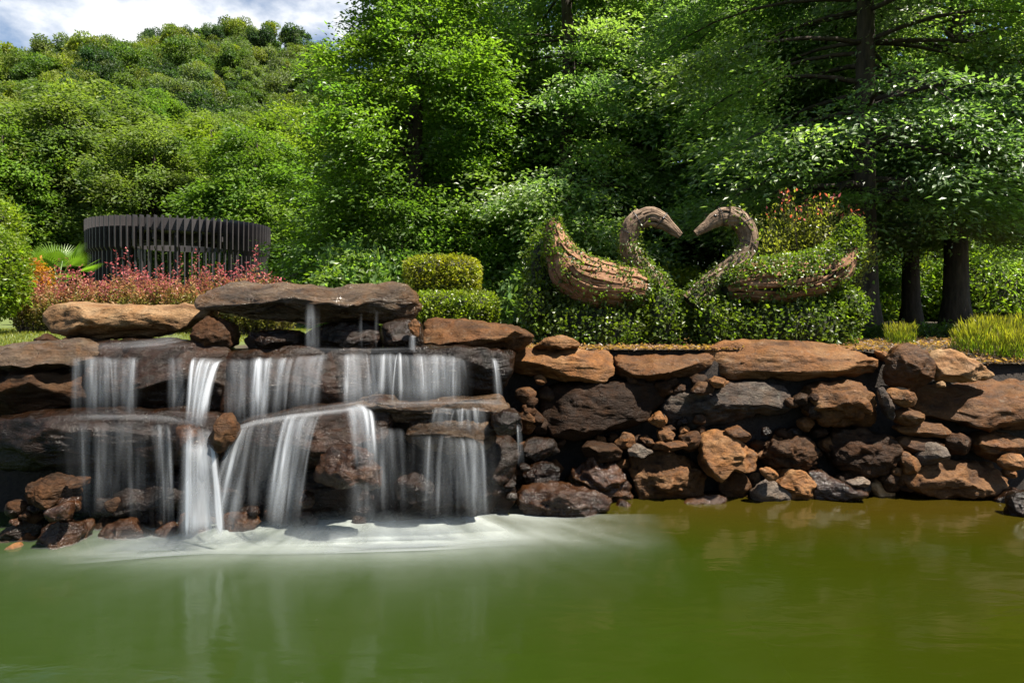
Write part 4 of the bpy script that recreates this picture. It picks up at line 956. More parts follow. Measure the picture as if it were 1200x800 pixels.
# forest on the hill: every crown its own object
def hill_mesh(seed, R, H, nl, L):
    rng = np.random.default_rng(seed)
    nb = 18
    bc = np.stack([rng.uniform(-.72, .72, nb) * R, rng.uniform(-.72, .72, nb) * R, H * rng.uniform(.35, .92, nb)], -1)
    br = R * rng.uniform(.22, .50, nb)
    pick = rng.integers(0, nb, nl); d = unit(rng.normal(0, 1, (nl, 3))); d[:, 2] = abs(d[:, 2]) * .9 - .25
    d = unit(d)
    Pp = bc[pick] + d * (br[pick] * rng.uniform(.72, 1.05, nl))[:, None]
    V, Q = leaf_quads(Pp, unit(rng.normal(0, 1, (nl, 3))) + d * .3, d + rng.normal(0, .45, (nl, 3)), L * rng.uniform(.6, 1.4, nl), L * .62)
    g = Geo(); g.tube([(0, 0, -1.5), (0, 0, H * .35), (.2, .1, H * .7)], [.32, .25, .1], 6)
    tv = np.vstack(g.V); tf = [np.vstack(g.Q), np.vstack(g.T)]
    t = tints(rng, nl, pick, .7, 1.35, .3)
    return mesh_np('hill_tree', np.vstack([V, tv]), [Q] + [f + len(V) for f in (tf[0],)] + [tf[1] + len(V)], M_FAR, False,
                   fattr=np.vstack([t, np.full((len(tf[0]) + len(tf[1]), 3), .25)]))
HILL = [hill_mesh(50 + k, 4.2 + .5 * (k % 3), 9 + (k % 2) * 1.5, 5200, .55) for k in range(5)]
rr = random.Random(12)
HCOL = [((.068, .122, .026), 'mid green'), ((.112, .158, .028), 'yellow green'), ((.030, .064, .022), 'dark green'), ((.080, .124, .050), 'grey green')]
cnt = 0
for row in range(26):
    Y0 = 104 + row * 6.6
    x = -Y0 * .80 + rr.uniform(0, 4)
    while x < -Y0 * .26 and cnt < 298:
        Yj = Y0 + rr.uniform(-2.6, 2.6); xx = x + rr.uniform(-1.5, 1.5)
        ridge = Y0 > 244
        ci = rr.choices((0, 1, 2, 3), (3, 3, 2, 2) if not ridge else (2, 1, 6, 1))[0]
        if Y0 > 268: break
        s = rr.uniform(.72, 1.12)
        z = float(ground_h(np.array([xx]), np.array([Yj]))[0])
        zone = 'ridge of the hill' if ridge else ('upper slope of the hill' if Y0 > 170 else 'lower hill slope behind the pavilion')
        o = link('hill_tree', HILL[rr.randrange(5)], (xx, Yj, z - .6), color=HCOL[ci][0])
        o.rotation_euler = (0, 0, rr.uniform(0, 6.28)); o.scale = (s, s, s * rr.uniform(.85, 1.2))
        tag(o, f'{HCOL[ci][1]} round crowned tree in the forest on the {zone}', 'tree', f'{HCOL[ci][1]} trees on the {zone}')
        cnt += 1
        x += rr.uniform(8.5, 12.0)

# ------------------------------------------------------------------ shrubs, hedges and small plants
def shell_leaves(rng, ells, n_, L, W, jit=.05, shell=(.9, 1.05), boxy=2.0, tl=(.65, 1.4), yellow=.25, out=.5):
    """Leaves over a union of ellipsoids (cx, cy, cz, rx, ry, rz), none inside another ellipsoid."""
    E = np.array(ells, float)
    ar = (E[:, 3] * E[:, 4] + E[:, 3] * E[:, 5] + E[:, 4] * E[:, 5]); pick = rng.choice(len(E), n_, p=ar / ar.sum())
    d = unit(rng.normal(0, 1, (n_, 3)))
    k = (abs(d) ** boxy).sum(1) ** (1 / boxy)
    q = d / k[:, None] * rng.uniform(*shell, n_)[:, None]
    P_ = E[pick, :3] + q * E[pick, 3:] + rng.normal(0, jit, (n_, 3))
    nr = unit(np.sign(d) * abs(d / k[:, None]) ** (boxy - 1) / E[pick, 3:])
    inside = np.zeros(n_, bool)
    for j in range(len(E)):
        qq = (P_ - E[j, :3]) / E[j, 3:]
        inside |= ((abs(qq) ** boxy).sum(1) < .72) & (pick != j)
    P_, nr = P_[~inside], nr[~inside]; m_ = len(P_)
    cl = np.floor(P_ / .16).astype(int); key = (cl[:, 0] * 7349 + cl[:, 1] * 911 + cl[:, 2] * 131) % 512
    D_ = rng.normal(0, .7, (m_, 3)) + nr * out; N_ = nr + rng.normal(0, .5, (m_, 3))
    V, Q = leaf_quads(P_, D_, N_, L * rng.uniform(.6, 1.35, m_), W * rng.uniform(.7, 1.25, m_))
    return V, Q, tints(rng, m_, key, *tl, yellow), P_

def ell_core(ells, boxy=2.0, shrink=.86):
    g = Geo(); d, Fc = ico(3)
    k = (abs(d) ** boxy).sum(1) ** (1 / boxy)
    for (cx, cy_, cz, rx, ry, rz_) in ells:
        g.add(np.array([cx, cy_, cz]) + d / k[:, None] * np.array([rx, ry, rz_]) * shrink, T=Fc)
    return g

def clipped(name, label, cat, ells, n_, L, W, color, seed, boxy=5.0, mat=None, group=None, jit=.018, stem=True):
    rng = np.random.default_rng(seed)
    E = np.array(ells, float); org = np.array([E[:, 0].mean(), E[:, 1].mean(), GZ])
    root = thing(name, label, cat, org, group)
    V, Q, t, _ = shell_leaves(rng, ells, n_, L, W, jit, (.93, 1.04), boxy)
    link('foliage', mesh_np('foliage', V - org, [Q], mat or M_LEAF, False, fattr=t), parent=root, color=color)
    g = ell_core(ells, boxy, .9 if boxy > 2.3 else .72)
    if stem:
        g2 = Geo(); g2.tube([(org[0], org[1], GZ - .2), (org[0], org[1], E[:, 2].mean())], [.05, .04], 8)
        link('stem', g2.mesh('stem', M_BARK, True, org), parent=root)
    link('twig_core', g.mesh('twig_core', M_CORE, True, org), parent=root)
    return root
def ell_px(x0, x1, y0, y1, Y, ry):
    a, b = P3(x0, y0, Y), P3(x1, y1, Y)
    return ((a[0] + b[0]) / 2, Y, (a[2] + b[2]) / 2, abs(b[0] - a[0]) / 2, ry, abs(a[2] - b[2]) / 2)
clipped('clipped_shrub', 'bright green clipped box shrub, the upper one behind the flat brown slab', 'shrub', [ell_px(479, 560, 303, 344, 10.6, .5)], 9000, .05, .032, (.15, .17, .018), 31, group='clipped shrubs behind the cap stone')
clipped('clipped_shrub', 'lower wider clipped shrub in front of the upper box shrub', 'shrub', [ell_px(484, 580, 344, 380, 10.0, .5)], 9000, .05, .032, (.095, .14, .015), 32, group='clipped shrubs behind the cap stone')
clipped('conical_shrub', 'dense bright green shrub cut by the left edge of the photo beside the lawn', 'shrub', [ell_px(-70, 18, 268, 372, 10, .6)], 12000, .06, .035, (.10, .16, .015), 33, boxy=2.4, jit=.04)
clipped('bushy_shrub', 'loose yellow green shrub rising above the left edge shrub', 'shrub', [ell_px(-60, 14, 236, 285, 12, .6)], 5000, .08, .045, (.11, .17, .02), 34, boxy=2.0, jit=.08)
clipped('low_hedge', 'long low dark green hedge behind the yellow plants on the right', 'hedge', [ell_px(1022, 1330, 385, 404, 11.5, .4)], 16000, .06, .035, (.055, .095, .015), 35, boxy=4, jit=.05)
clipped('understory_shrub', 'sunlit yellow green bush seen under the heart of the swans', 'shrub', [ell_px(735, 845, 322, 392, 15.0, .8)], 7000, .10, .055, (.12, .16, .015), 36, boxy=2.2, jit=.12)
for k, (x0, x1, y0, y1, Y, colr, lab) in enumerate([
   (1095, 1215, 296, 392, 24, LIME, 'big sunlit leafy bush behind the low hedge at the right edge'),
   (1005, 1065, 322, 392, 25, LIME, 'sunlit bush between the first two trunks right of the swan'),
   (1055, 1112, 305, 392, 26, (.11, .16, .02), 'yellow green bush between the second and third trunk'),
   (1195, 1330, 290, 392, 24, GREEN, 'green bush cut by the right edge behind the low hedge'),
   (600, 660, 335, 392, 14.5, DEEP, 'dark bush behind the left swan tail'),
   (380, 480, 310, 385, 15.0, DEEP, 'dark bush between the red shrubs and the clipped shrubs'),
   (880, 1010, 330, 395, 17.0, DEEP, 'dark bush behind the body of the right swan')]):
    clipped('understory_shrub', lab, 'shrub', [ell_px(x0, x1, y0, y1, Y, .9), ell_px(x0 + 8, (x0 + x1) / 2, y0 - 12, y1 - 30, Y + .3, .6)], 10000, .17, .09, colr, 60 + k, boxy=2.1, mat=M_LEAF, jit=.16, group='bushes under the trees')

# red tipped shrub row
def red_shrub(seed, R, H):
    rng = np.random.default_rng(seed); nsh = 62
    g = Geo(); Pp, Dd, Cl = [], [], []
    for k in range(nsh):
        a = rng.uniform(0, 6.28); r0 = R * math.sqrt(rng.uniform(0, 1)); hh = H * rng.uniform(.6, 1.0) * (1 - .25 * (r0 / R) ** 2)
        if rng.uniform() < .14: hh *= 1.32
        b = np.array([r0 * .5 * math.cos(a), r0 * .5 * math.sin(a), 0]); e = np.array([r0 * 1.15 * math.cos(a), r0 * 1.15 * math.sin(a), hh])
        tt = np.linspace(0, 1, 5)[:, None]; pts = b + (e - b) * tt + np.array([0, 0, .0])
        g.tube(pts, np.linspace(.006, .002, 5), 3)
        nl = 46
        t = rng.uniform(.18, 1, nl) ** .8
        p = b + (e - b) * t[:, None] + rng.normal(0, .025, (nl, 3))
        Pp.append(p); dd = rng.normal(0, 1, (nl, 3)); dd[:, 2] = abs(dd[:, 2]) * .7 + .2; Dd.append(dd)
        y = np.clip((p[:, 2] / H - .44) / .52 + rng.normal(0, .20, nl) + rng.normal(0, .22), 0, 1)[:, None]
        lowc = np.array([.15, .15, .022]) * rng.uniform(.6, 1.4, (nl, 1)); mid = np.array([.26, .14, .055]) * rng.uniform(.7, 1.4, (nl, 1)); hi = np.array([.30, .075, .085]) * rng.uniform(.6, 1.5, (nl, 1))
        c = np.where(y < .5, lowc + (mid - lowc) * y * 2, mid + (hi - mid) * (y - .5) * 2); Cl.append(c)
    Pp, Dd, Cl = np.vstack(Pp), np.vstack(Dd), np.vstack(Cl)
    V, Q = leaf_quads(Pp, Dd, rng.normal(0, 1, Pp.shape), .05 * rng.uniform(.7, 1.4, len(Pp)), .026)
    return mesh_np('foliage', V, [Q], M_PLANT, False, fattr=Cl), g.mesh('stems', M_BARK)
RED = [red_shrub(70 + k, .40, 1.08) for k in range(3)]
rr = random.Random(3)
for k in range(26):
    px = 40 + (k % 13) * 23.5 + rr.uniform(-5, 5); Y = 10.9 if k < 13 else 11.7
    x, y_, z = at(px, Y); z -= .06
    rt = thing('red_tipped_shrub', 'red tipped shrub in the front of the row before the black pavilion' if k < 13 else 'red tipped shrub in the rear of the row before the black pavilion', 'shrub', (x, y_, z), 'row of red tipped shrubs', rr.uniform(0, 6.28))
    s = rr.uniform(.82, 1.0) * (1.0 if px < 250 else 1.06); rt.scale = (s * 1.05, s * 1.05, s)
    fm, sm = RED[k % 3]
    link('foliage', fm, parent=rt, color=(1, 1, 1)); link('stems', sm, parent=rt)
clipped('orange_shrub', 'orange and yellow leaved shrub at the left end of the red tipped row', 'shrub', [ell_px(16, 50, 308, 356, 11.4, .35)], 2600, .06, .032, (.26, .13, .02), 81, boxy=2, jit=.06)

# yellow spiky plants on the right, above the wall
def spiky(seed, R, H, nb):
    rng = np.random.default_rng(seed)
    a = rng.uniform(0, 6.28, nb); r0 = R * np.sqrt(rng.uniform(0, 1, nb))
    b = np.stack([r0 * np.cos(a), r0 * np.sin(a), rng.uniform(0, H * .75, nb)], -1)
    d = np.stack([np.cos(a) * .25 + rng.normal(0, .22, nb), np.sin(a) * .25 + rng.normal(0, .22, nb), np.ones(nb)], -1)
    V, Q = leaf_quads(b, d, rng.normal(0, 1, (nb, 3)), .13 * rng.uniform(.6, 1.3, nb), .016)
    y = np.clip(b[:, 2] / (H * .75) + rng.normal(0, .2, nb), 0, 1)[:, None]
    c = (np.array([.08, .125, .015]) * (1 - y) + np.array([.20, .18, .028]) * y) * rng.uniform(.7, 1.4, (nb, 1))
    return mesh_np('yellow_plant', V, [Q], M_LEAF, False, fattr=c)
SP = [spiky(90 + k, .21, .46 + .06 * k, 430) for k in range(3)]
for k in range(15):
    px = [1128, 1142, 1156, 1168, 1180, 1192, 1204, 1218, 1150, 1166, 1184, 1200, 1215, 1060, 1048][k]; Y = [8.6, 8.4, 8.7, 8.3, 8.5, 8.2, 8.3, 8.6, 9.2, 9.0, 9.1, 8.9, 9.2, 9.0, 9.3][k]
    x, y_, z = at(px, Y)
    o = link('yellow_plant', SP[k % 3], (x, y_, z - .02), color=(1, 1, 1)); s = rr.uniform(.7, 1.0) * (.7 if px < 1140 else .95); o.scale = (s,) * 3; o.rotation_euler = (0, 0, rr.uniform(0, 6.28))
    tag(o, 'yellow green spiky plant behind the tan boulder at the right edge' if px > 1100 else 'small yellow spiky plant peeping over the gap left of the upright rounded boulder', 'plant', 'yellow spiky plants on the right' if px > 1100 else 'yellow plants behind the coping')

# tall shrub with red tips behind the right swan
rng = np.random.default_rng(44)
org = np.array(at(950, 10.6)); root = thing('flowering_shrub', 'loose yellow green shrub with pink red tips behind the right swan', 'shrub', org)
tipc = []; g = Geo(); Pp, Dd, Cl = [], [], []
for k in range(130):
    tx, ty = rng.uniform(885, 1030), 0
    u_ = (tx - 950) / 66.0
    ty = rng.uniform(218 + 42 * u_ ** 2, 300)
    e = P3(tx, ty, 10.6 + rng.normal(0, .3)); b = np.array([org[0] + u_ * .25, org[1] + rng.normal(0, .1), org[2]])
    tt = np.linspace(0, 1, 7)[:, None]; mid = np.array([b[0] + (e[0] - b[0]) * .35, b[1], e[2] * .6 + b[2] * .4])
    pts = (1 - tt) ** 2 * b + 2 * tt * (1 - tt) * mid + tt ** 2 * e
    g.tube(pts, np.linspace(.012, .003, 7), 4)
    nl = 70; t = rng.uniform(.45, 1.0, nl); ip = np.stack([np.interp(t, tt[:, 0], pts[:, j]) for j in range(3)], -1)
    ip = ip + rng.normal(0, .055, (nl, 3)); Pp.append(ip); dd = rng.normal(0, .8, (nl, 3)) + unit(e - mid); Dd.append(dd)
    tip = (t > .975) & (ty < 255)
    c = np.where(tip[:, None], np.array([.50, .11, .13]), np.array([.14, .145, .035]) * (.5 + .9 * t[:, None])) * rng.uniform(.6, 1.35, (nl, 1)); Cl.append(c)
Pp, Dd, Cl = np.vstack(Pp), np.vstack(Dd), np.vstack(Cl)
V, Q = leaf_quads(Pp, Dd, rng.normal(0, 1, Pp.shape) + np.array([0, 0, .6]), .07 * rng.uniform(.6, 1.3, len(Pp)), .034)
link('foliage', mesh_np('foliage', V - org, [Q], M_LEAF, False, fattr=Cl), parent=root, color=(1, 1, 1))
link('stems', g.mesh('stems', M_BARK, False, org), parent=root)

# fan palm left of the pavilion
org = np.array(at(66, 15.5)); root = thing('fan_palm', 'bright green fan palm between the left edge shrub and the black pavilion', 'palm', org)
g = Geo(); g.tube([org + [0, 0, -.2], org + [0, 0, .5], org + [.03, 0, .9]], [.12, .11, .10], 10)
link('trunk', g.mesh('trunk', M_BARK, True, org), parent=root)
rng = np.random.default_rng(9)
for k in range(16):
    a = 6.28 * k / 16 + rng.uniform(-.2, .2); el = rng.uniform(.25, 1.25); ln = rng.uniform(.45, .7)
    d = np.array([math.cos(a) * math.cos(el), math.sin(a) * math.cos(el), math.sin(el)]); s = unit(np.cross(d, [0, 0, 1.0])); u_ = np.cross(s, d)
    hub = org + np.array([.03, 0, .9]) + d * ln
    nl = 22; ang = np.linspace(-1.35, 1.35, nl)
    dd = np.cos(ang)[:, None] * d + np.sin(ang)[:, None] * s - .12 * np.array([0, 0, 1.0])
    V, Q = leaf_quads(np.tile(hub, (nl, 1)), dd, np.tile(u_, (nl, 1)) , .50 * (1 - .18 * abs(ang)), .032)
    gg = Geo(); gg.tube([org + [.03, 0, .86], hub], [.014, .008], 4); tv = np.vstack(gg.V)
    Va = np.vstack([V, tv]) - org
    link('frond', mesh_np('frond', Va, [np.vstack([Q, gg.Q[0] + len(V)]), gg.T[0] + len(V)], M_LEAF, False,
         fattr=np.full((nl + len(gg.Q[0]) + len(gg.T[0]), 3), rng.uniform(.8, 1.2))), parent=root, color=(.10, .17, .025))

# lawn blades at the left, dry leaves round the swans
rng = np.random.default_rng(77)
nb = 26000
b = np.stack([rng.uniform(-9.5, -3.6, nb), 7.75 + 6.5 * rng.uniform(0, 1, nb) ** 1.4], -1)
Pp = np.stack([b[:, 0], b[:, 1], ground_h(b[:, 0], b[:, 1]) - .004], -1)
V, Q = leaf_quads(Pp, rng.normal(0, .4, (nb, 3)) + [0, 0, 1], rng.normal(0, 1, (nb, 3)), .05 * rng.uniform(.5, 1.3, nb), .009)
gt = rng.uniform(.6, 1.5, (nb, 1)) * np.array([1, 1, 1]) * (1 + rng.uniform(0, .5, (nb, 1)) * np.array([.8, .1, 0]))
tag(link('grass', mesh_np('grass', V, [Q], M_LEAF, False, fattr=gt), color=(.12, .15, .02)), 'short sunlit lawn grass at the left behind the wall', 'grass', kind='stuff')
nb = 11000
b = np.stack([rng.uniform(-.1, 8.6, nb), 8.06 + 2.3 * rng.uniform(0, 1, nb) ** 1.5], -1)
Pp = np.stack([b[:, 0], b[:, 1], ground_h(b[:, 0], b[:, 1]) + rng.uniform(.004, .03, nb)], -1)
dd = rng.normal(0, 1, (nb, 3)); dd[:, 2] *= .25; nn = rng.normal(0, .35, (nb, 3)) + [0, 0, 1]
V, Q = leaf_quads(Pp, dd, nn, .06 * rng.uniform(.5, 1.3, nb), .028)
lt = np.array([.20, .11, .055]) * rng.uniform(.35, 1.5, (nb, 1))
tag(link('leaf_litter', mesh_np('leaf_litter', V, [Q], M_LEAF, False, fattr=lt), color=(1, 1, 1)), 'dry brown leaves and bark chips on the ground round the swans', 'leaf litter', kind='stuff')

# ------------------------------------------------------------------ swans
def spine(cf, pts, Y, k):
    """pts: (x, y, r) in crop pixels; k crop scale. Returns dense centre line and radii in metres."""
    xy = cf([(p[0], p[1]) for p in pts]); r = np.array([p[2] for p in pts]) / k / F * Y
    W = np.array([P3(a, b_, Y) for a, b_ in xy])
    # Catmull-Rom
    out, ro = [], []
    n_ = len(W)
    for i in range(n_ - 1):
        p0, p1, p2, p3 = W[max(i - 1, 0)], W[i], W[i + 1], W[min(i + 2, n_ - 1)]
        for t in np.linspace(0, 1, 10, endpoint=False):
            out.append(.5 * ((2 * p1) + (-p0 + p2) * t + (2 * p0 - 5 * p1 + 4 * p2 - p3) * t ** 2 + (-p0 + 3 * p1 - 3 * p2 + p3) * t ** 3))
            ro.append(r[i] + (r[i + 1] - r[i]) * (t * t * (3 - 2 * t)))
    out.append(W[-1]); ro.append(r[-1])
    return np.array(out), np.array(ro)

def frame(S):
    t = unit(np.gradient(S, axis=0)); a = np.tile([0, 1.0, 0], (len(S), 1)); b = unit(np.cross(t, a)); return t, a, b

def surf(S, r, ky, s, ang, off=0.0):
    """Point on the tube at parameter s (0..1) and angle; ky widens it across the view axis."""
    t, a, b = frame(S); q = s * (len(S) - 1)
    f = lambda arr: np.stack([np.interp(q, np.arange(len(S)), arr[:, k]) for k in range(3)], -1)
    c, aa, bb = f(S), unit(f(a)), unit(f(b)); rr_ = np.interp(q, np.arange(len(S)), r) + off
    nrm = np.cos(ang)[:, None] * bb + np.sin(ang)[:, None] * aa
    return c + (np.cos(ang) * rr_)[:, None] * bb + (np.sin(ang) * rr_ * ky)[:, None] * aa, nrm

def core_tube(S, r, ky, shrink=.93, n_=20):
    m_ = len(S); ang = np.linspace(0, 2 * np.pi, n_, endpoint=False)
    V = []
    for i in range(m_):
        P_, _ = surf(S, r * shrink, ky, np.full(n_, i / (m_ - 1)), ang); V.append(P_)
    V = np.vstack(V + [S[:1], S[-1:]])
    i = np.arange(m_ - 1)[:, None] * n_; j = np.arange(n_)[None, :]; k = (j + 1) % n_
    Q = np.stack([i + j, i + k, i + n_ + k, i + n_ + j], -1).reshape(-1, 4)
    jj = np.arange(n_); kk = (jj + 1) % n_; e = m_ * n_
    T = np.vstack([np.stack([np.full(n_, e), kk, jj], -1), np.stack([np.full(n_, e + 1), (m_ - 1) * n_ + jj, (m_ - 1) * n_ + kk], -1)])
    g = Geo(); g.add(V, Q, T); return g

def strips(rng, g, S, r, ky, count, w, thick, ln=(.2, .5), lift=.02, s_rng=(0, 1), twist=.35):
    """Rough bark strips laid along the tube, each a thin bent bar with tapering ends."""
    for _ in range(count):
        L = rng.uniform(*ln); s0 = rng.uniform(s_rng[0] - L * .3, s_rng[1] - L * .5); a0 = rng.uniform(0, 2 * np.pi); a1 = a0 + rng.normal(0, twist)
        m_ = 9; s = np.clip(np.linspace(s0, s0 + L, m_), s_rng[0], s_rng[1]); ang = np.linspace(a0, a1, m_) + .06 * np.sin(np.linspace(0, 5, m_) + a0)
        rloc = np.interp(s * (len(r) - 1), np.arange(len(r)), r)
        ww = w * rng.uniform(.5, 1.5) * np.clip(np.minimum(np.linspace(0, 1, m_), np.linspace(1, 0, m_)) * 5 + .25, 0, 1)
        da = ww / np.maximum(rloc, .03) / 2
        of = rng.uniform(0, lift) + thick * .3 * np.sin(np.linspace(0, 3, m_) + a1)
        hi = of + thick * rng.uniform(.6, 1.4)
        A_, _n = surf(S, r, ky, s, ang - da, of); B_, _n = surf(S, r, ky, s, ang + da, of)
        C_, _n = surf(S, r, ky, s, ang + da * .55, hi); D_, _n = surf(S, r, ky, s, ang - da * .55, hi)
        V = np.stack([A_, B_, C_, D_], 1).reshape(-1, 3)
        i = np.arange(m_ - 1) * 4
        Q = np.vstack([np.stack([i + a, i + b, i + 4 + b, i + 4 + a], -1) for a, b in ((0, 1), (1, 2), (2, 3), (3, 0))] + [[[0, 3, 2, 1]], [[4 * m_ - 4, 4 * m_ - 3, 4 * m_ - 2, 4 * m_ - 1]]])
        g.add(V, Q)

def ivy_on(rng, S, r, ky, n_, mask, L=.045):
    s = rng.uniform(0, 1, n_); ang = rng.uniform(0, 2 * np.pi, n_)
    P_, N_ = surf(S, r, ky, s, ang, .05)
    keep = rng.uniform(0, 1, n_) < mask(s, ang, P_)
    P_, N_ = P_[keep] + rng.normal(0, .012, (keep.sum(), 3)), N_[keep]
    k = len(P_); V, Q = leaf_quads(P_ + N_ * .012, rng.normal(0, .7, (k, 3)) + N_ * .25 - np.array([0, 0, .3]), N_ + rng.normal(0, .4, (k, 3)), L * rng.uniform(.6, 1.3, k), L * .72)
    cl = np.floor(P_ / .12).astype(int); key = (cl[:, 0] * 734 + cl[:, 1] * 91 + cl[:, 2] * 13) % 300
    return V, Q, tints(rng, k, key, .6, 1.5, .25)

def swan(label, cf, kpx, Y, body, neck, head, eye, mound, seed, body_bark, ivy_mask, neck_mask, ivy_n, side, wires):
    rng = np.random.default_rng(seed)
    Sb, rb = spine(cf, body, Y, kpx); Sn, rn = spine(cf, neck, Y - .02, kpx); Sh, rh = spine(cf, head, Y - .02, kpx)
    org = np.array([Sb[:, 0].mean(), Y, GZ])
    root = thing('topiary_swan', label, 'topiary swan', org, 'pair of topiary swans')
    kb = 1.5
    rb = rb * 1.13
    ob = link('body', core_tube(Sb, rb, kb).mesh('body', M_CORE, True, org), parent=root)
    g = Geo(); strips(rng, g, Sb, rb, kb, body_bark, .055, .016, (.12, .42), .035, (0.0, .98), .28)
    link('bark_cladding', g.mesh('bark_cladding', M_DRIFT, False, org), parent=ob)
    rn = rn * .9; rh = rh * .93
    on = link('neck', core_tube(Sn, rn, .95).mesh('neck', M_CORE, True, org), parent=root)
    g = Geo(); strips(rng, g, Sn, rn, .95, 170, .04, .014, (.25, .6), .02, (0, 1), .5)
    link('bark_cladding', g.mesh('bark_cladding', M_DRIFT2, False, org), parent=on)
    oh = link('head', core_tube(Sh, rh, .75).mesh('head', M_CORE, True, org), parent=root)
    g = Geo(); strips(rng, g, Sh, rh, .75, 120, .032, .011, (.35, .9), .012, (0, 1), .25)
    link('bark_cladding', g.mesh('bark_cladding', M_DRIFT2, False, org), parent=oh)
    ex, ez = cf([eye])[0]; ep = P3(ex, ez, Y - .13)
    for sg in (-1, 1):
        d, Fc = ico(2); g = Geo(); g.add(np.array([ep[0], Y - .02 + sg * .095, ep[2]]) + d * np.array([.025, .014, .02]), T=Fc)
        link('eye', g.mesh('eye', M_EYE, True, org), parent=oh)
    for (which, s0, tilt) in wires:
        S, r, ky = {'body': (Sb, rb, kb), 'neck': (Sn, rn, .95), 'head': (Sh, rh, .75)}[which]
        ang = np.linspace(0, 2 * np.pi, 28); P_, _ = surf(S, r, ky, np.clip(s0 + tilt * np.cos(ang), 0, 1), ang, .034)
        g = Geo(); g.tube(P_, .006, 5); link('binding_wire', g.mesh('binding_wire', M_WIRE, False, org), parent=root)
    # ivy: skirt mound plus creeper on bark
    ells = []
    for (x0, x1, y0, y1, ry, dY) in mound:
        (a0, b0), (a1, b1) = cf([(x0, y0), (x1, y1)]); e = ell_px(a0, a1, b0, b1, Y + dY, ry); ells.append(e)
    V, Q, t, _ = shell_leaves(rng, ells, ivy_n, .055, .040, .05, (.90, 1.10), 2.6, (.55, 1.45), .25, .35)
    V2, Q2, t2 = ivy_on(rng, Sb, rb, kb, 19000, ivy_mask); V3, Q3, t3 = ivy_on(rng, Sn, rn, 1.0, 4200, neck_mask)
    VV = np.vstack([V, V2, V3]); QQ = np.vstack([Q, Q2 + len(V), Q3 + len(V) + len(V2)])
    link('ivy', mesh_np('ivy', VV - org, [QQ], M_LEAF, False, fattr=np.vstack([t, t2, t3])), parent=root, color=(.065, .105, .016))
    link('planting_mound', ell_core(ells, 2.6, .9).mesh('planting_mound', M_CORE, True, org), parent=root)
    return root

swan('left topiary swan facing right with bare bark body and ivy skirt', T7, 4.21, 9.2,
     [(112, 112, 8), (125, 180, 24), (150, 270, 52), (205, 365, 84), (290, 425, 98), (390, 447, 94), (480, 455, 82), (555, 470, 62), (592, 478, 24)],
     [(690, 560, 60), (640, 450, 50), (560, 370, 46), (505, 290, 42), (492, 215, 38), (512, 145, 42), (562, 103, 44)],
     [(545, 112, 44), (600, 100, 46), (650, 120, 38), (695, 155, 22), (745, 195, 10)], (664, 108),
     [(40, 600, 515, 800, .50, .05), (560, 735, 450, 800, .40, -.02), (0, 125, 200, 560, .3, .35), (-20, 90, 440, 640, .35, .1), (140, 420, 460, 640, .36, .1)],
     201, 330,
     lambda s, a, P_: np.clip(.10 + .9 * (vnoise(P_ * 6, 5) > .25) * .5 + .8 * (P_[:, 2] < 2.02) + .4 * (s > .93), 0, 1) * .75,
     lambda s, a, P_: np.clip(1.1 - s * 1.5, .06, 1), 17000, 1,
     [('body', .30, .05), ('body', .42, .05), ('body', .9, .02), ('neck', .72, .03), ('neck', .9, .02), ('head', .5, .02)])
swan('right topiary swan facing left with its body overgrown by ivy', T8, 3.635, 9.0,
     [(728, 212, 4), (716, 250, 15), (703, 295, 28), (680, 350, 46), (620, 412, 66), (540, 450, 76), (440, 470, 80), (330, 482, 80), (230, 490, 62), (165, 510, 30)],
     [(40, 570, 60), (75, 530, 44), (130, 472, 38), (195, 420, 34), (250, 370, 33), (282, 310, 33), (272, 250, 34), (235, 205, 36), (190, 192, 36)],
     [(215, 200, 36), (175, 195, 36), (140, 208, 29), (100, 236, 18), (54, 268, 8)], (140, 192),
     [(60, 690, 535, 790, .50, .05), (60, 200, 550, 790, .40, -.02), (640, 745, 520, 650, .35, .1), (180, 640, 490, 640, .36, .1)],
     202, 300,
     lambda s, a, P_: np.clip(.10 + .7 * (vnoise(P_ * 5, 8) > .12) + .9 * (np.cos(a) < -.35) + .6 * (P_[:, 2] < 1.93) + .6 * (s < .22), 0, 1),
     lambda s, a, P_: np.clip(.75 - s * 1.1, .08, 1), 17000, -1,
     [('neck', .62, .03), ('neck', .82, .02), ('head', .35, .02), ('body', .5, .04)])

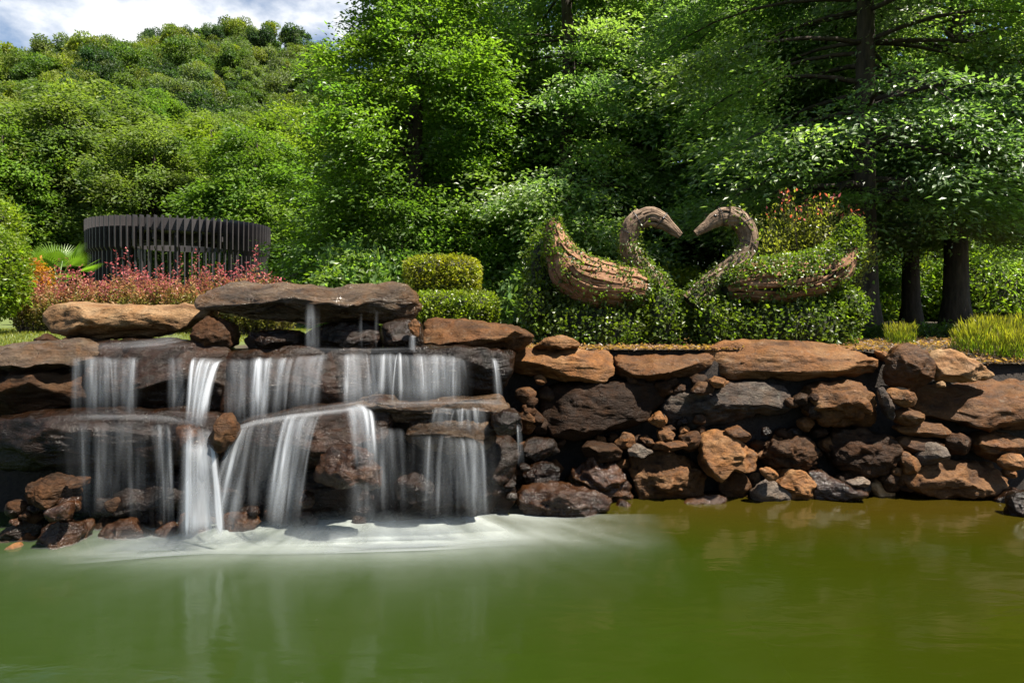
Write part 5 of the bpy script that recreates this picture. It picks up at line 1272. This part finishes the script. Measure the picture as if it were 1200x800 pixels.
# ------------------------------------------------------------------ black timber pavilion
PY = 22.0; pxc = -.4830 * PY; PR = 2.58; pz = float(ground_h(np.array([pxc]), np.array([PY]))[0])
pav = thing('pavilion', 'round black timber slat pavilion with open centre behind the red shrubs', 'pavilion', (pxc, PY, pz))
HT = 3.02
prof_pts = [(-.08, 0), (.02, 0), (.02, HT - 1.0), (.10, HT - .9), (.11, HT), (-.08, HT)]
vv = np.array([[r_, s_ * .017, z_] for s_ in (-1, 1) for r_, z_ in prof_pts]); npn = len(prof_pts)
bmf = bpy.data.meshes.new('fin')
bmf.from_pydata([tuple(v) for v in vv], [], [list(range(npn))[::-1], list(range(npn, 2 * npn))] + [[k, (k + 1) % npn, npn + (k + 1) % npn, npn + k] for k in range(npn)])
bmf.materials.append(M_BLACK); bmf.update()
for k in range(86):
    a = 2 * math.pi * k / 86
    o = link('fin', bmf, (PR * math.cos(a), PR * math.sin(a), 0), pav); o.rotation_euler = (0, 0, a)
def ring(r0, r1, z0, z1, n_=80):
    g = Geo(); a = np.linspace(0, 2 * np.pi, n_, endpoint=False)
    rows = [np.stack([r_ * np.cos(a), r_ * np.sin(a), np.full(n_, z_)], -1) for r_, z_ in ((r0, z0), (r1, z0), (r1, z1), (r0, z1))]
    j = np.arange(n_); k = (j + 1) % n_
    g.add(np.vstack(rows), np.vstack([np.stack([p * n_ + j, p * n_ + k, q * n_ + k, q * n_ + j], -1) for p, q in ((0, 1), (1, 2), (2, 3), (3, 0))])); return g
link('roof_ring', ring(1.35, 2.44, HT - .42, HT - .22).mesh('roof_ring', M_BLACK), parent=pav)
link('fascia', ring(2.42, 2.47, HT - .40, HT - .05).mesh('fascia', M_BLACK), parent=pav)
link('inner_fascia', ring(1.30, 1.35, HT - .75, HT - .15).mesh('inner_fascia', M_BLACK), parent=pav)
link('bench', ring(1.9, 2.35, .38, .45).mesh('bench', M_BLACK), parent=pav)
for k in range(24):
    a = 2 * math.pi * (k + .5) / 24; g = Geo(); R_ = np.array([[math.cos(a), -math.sin(a), 0], [math.sin(a), math.cos(a), 0], [0, 0, 1]])
    g.box((1.88 * math.cos(a), 1.88 * math.sin(a), HT - .55), (.53, .035, .11), R_); link('rafter', g.mesh('rafter', M_BLACK), parent=pav)
for k in range(8):
    a = 2 * math.pi * (k + .5) / 8; g = Geo(); g.box((2.30 * math.cos(a), 2.30 * math.sin(a), (HT - .45) / 2), (.06, .06, (HT - .45) / 2)); link('post', g.mesh('post', M_BLACK), parent=pav)

# low timber fence glimpsed under the trees
p0 = at(560, 16.5); fence = thing('picket_fence', 'low pale timber fence glimpsed under the trees left of the swans', 'fence', p0)
for k in range(14):
    g = Geo(); g.box((k * .11, 0, .22), (.028, .01, .24)); link('picket', g.mesh('picket', M_WOOD), parent=fence)
for z_ in (.12, .34):
    g = Geo(); g.box((.72, .022, z_), (.8, .012, .025)); link('rail', g.mesh('rail', M_WOOD), parent=fence)
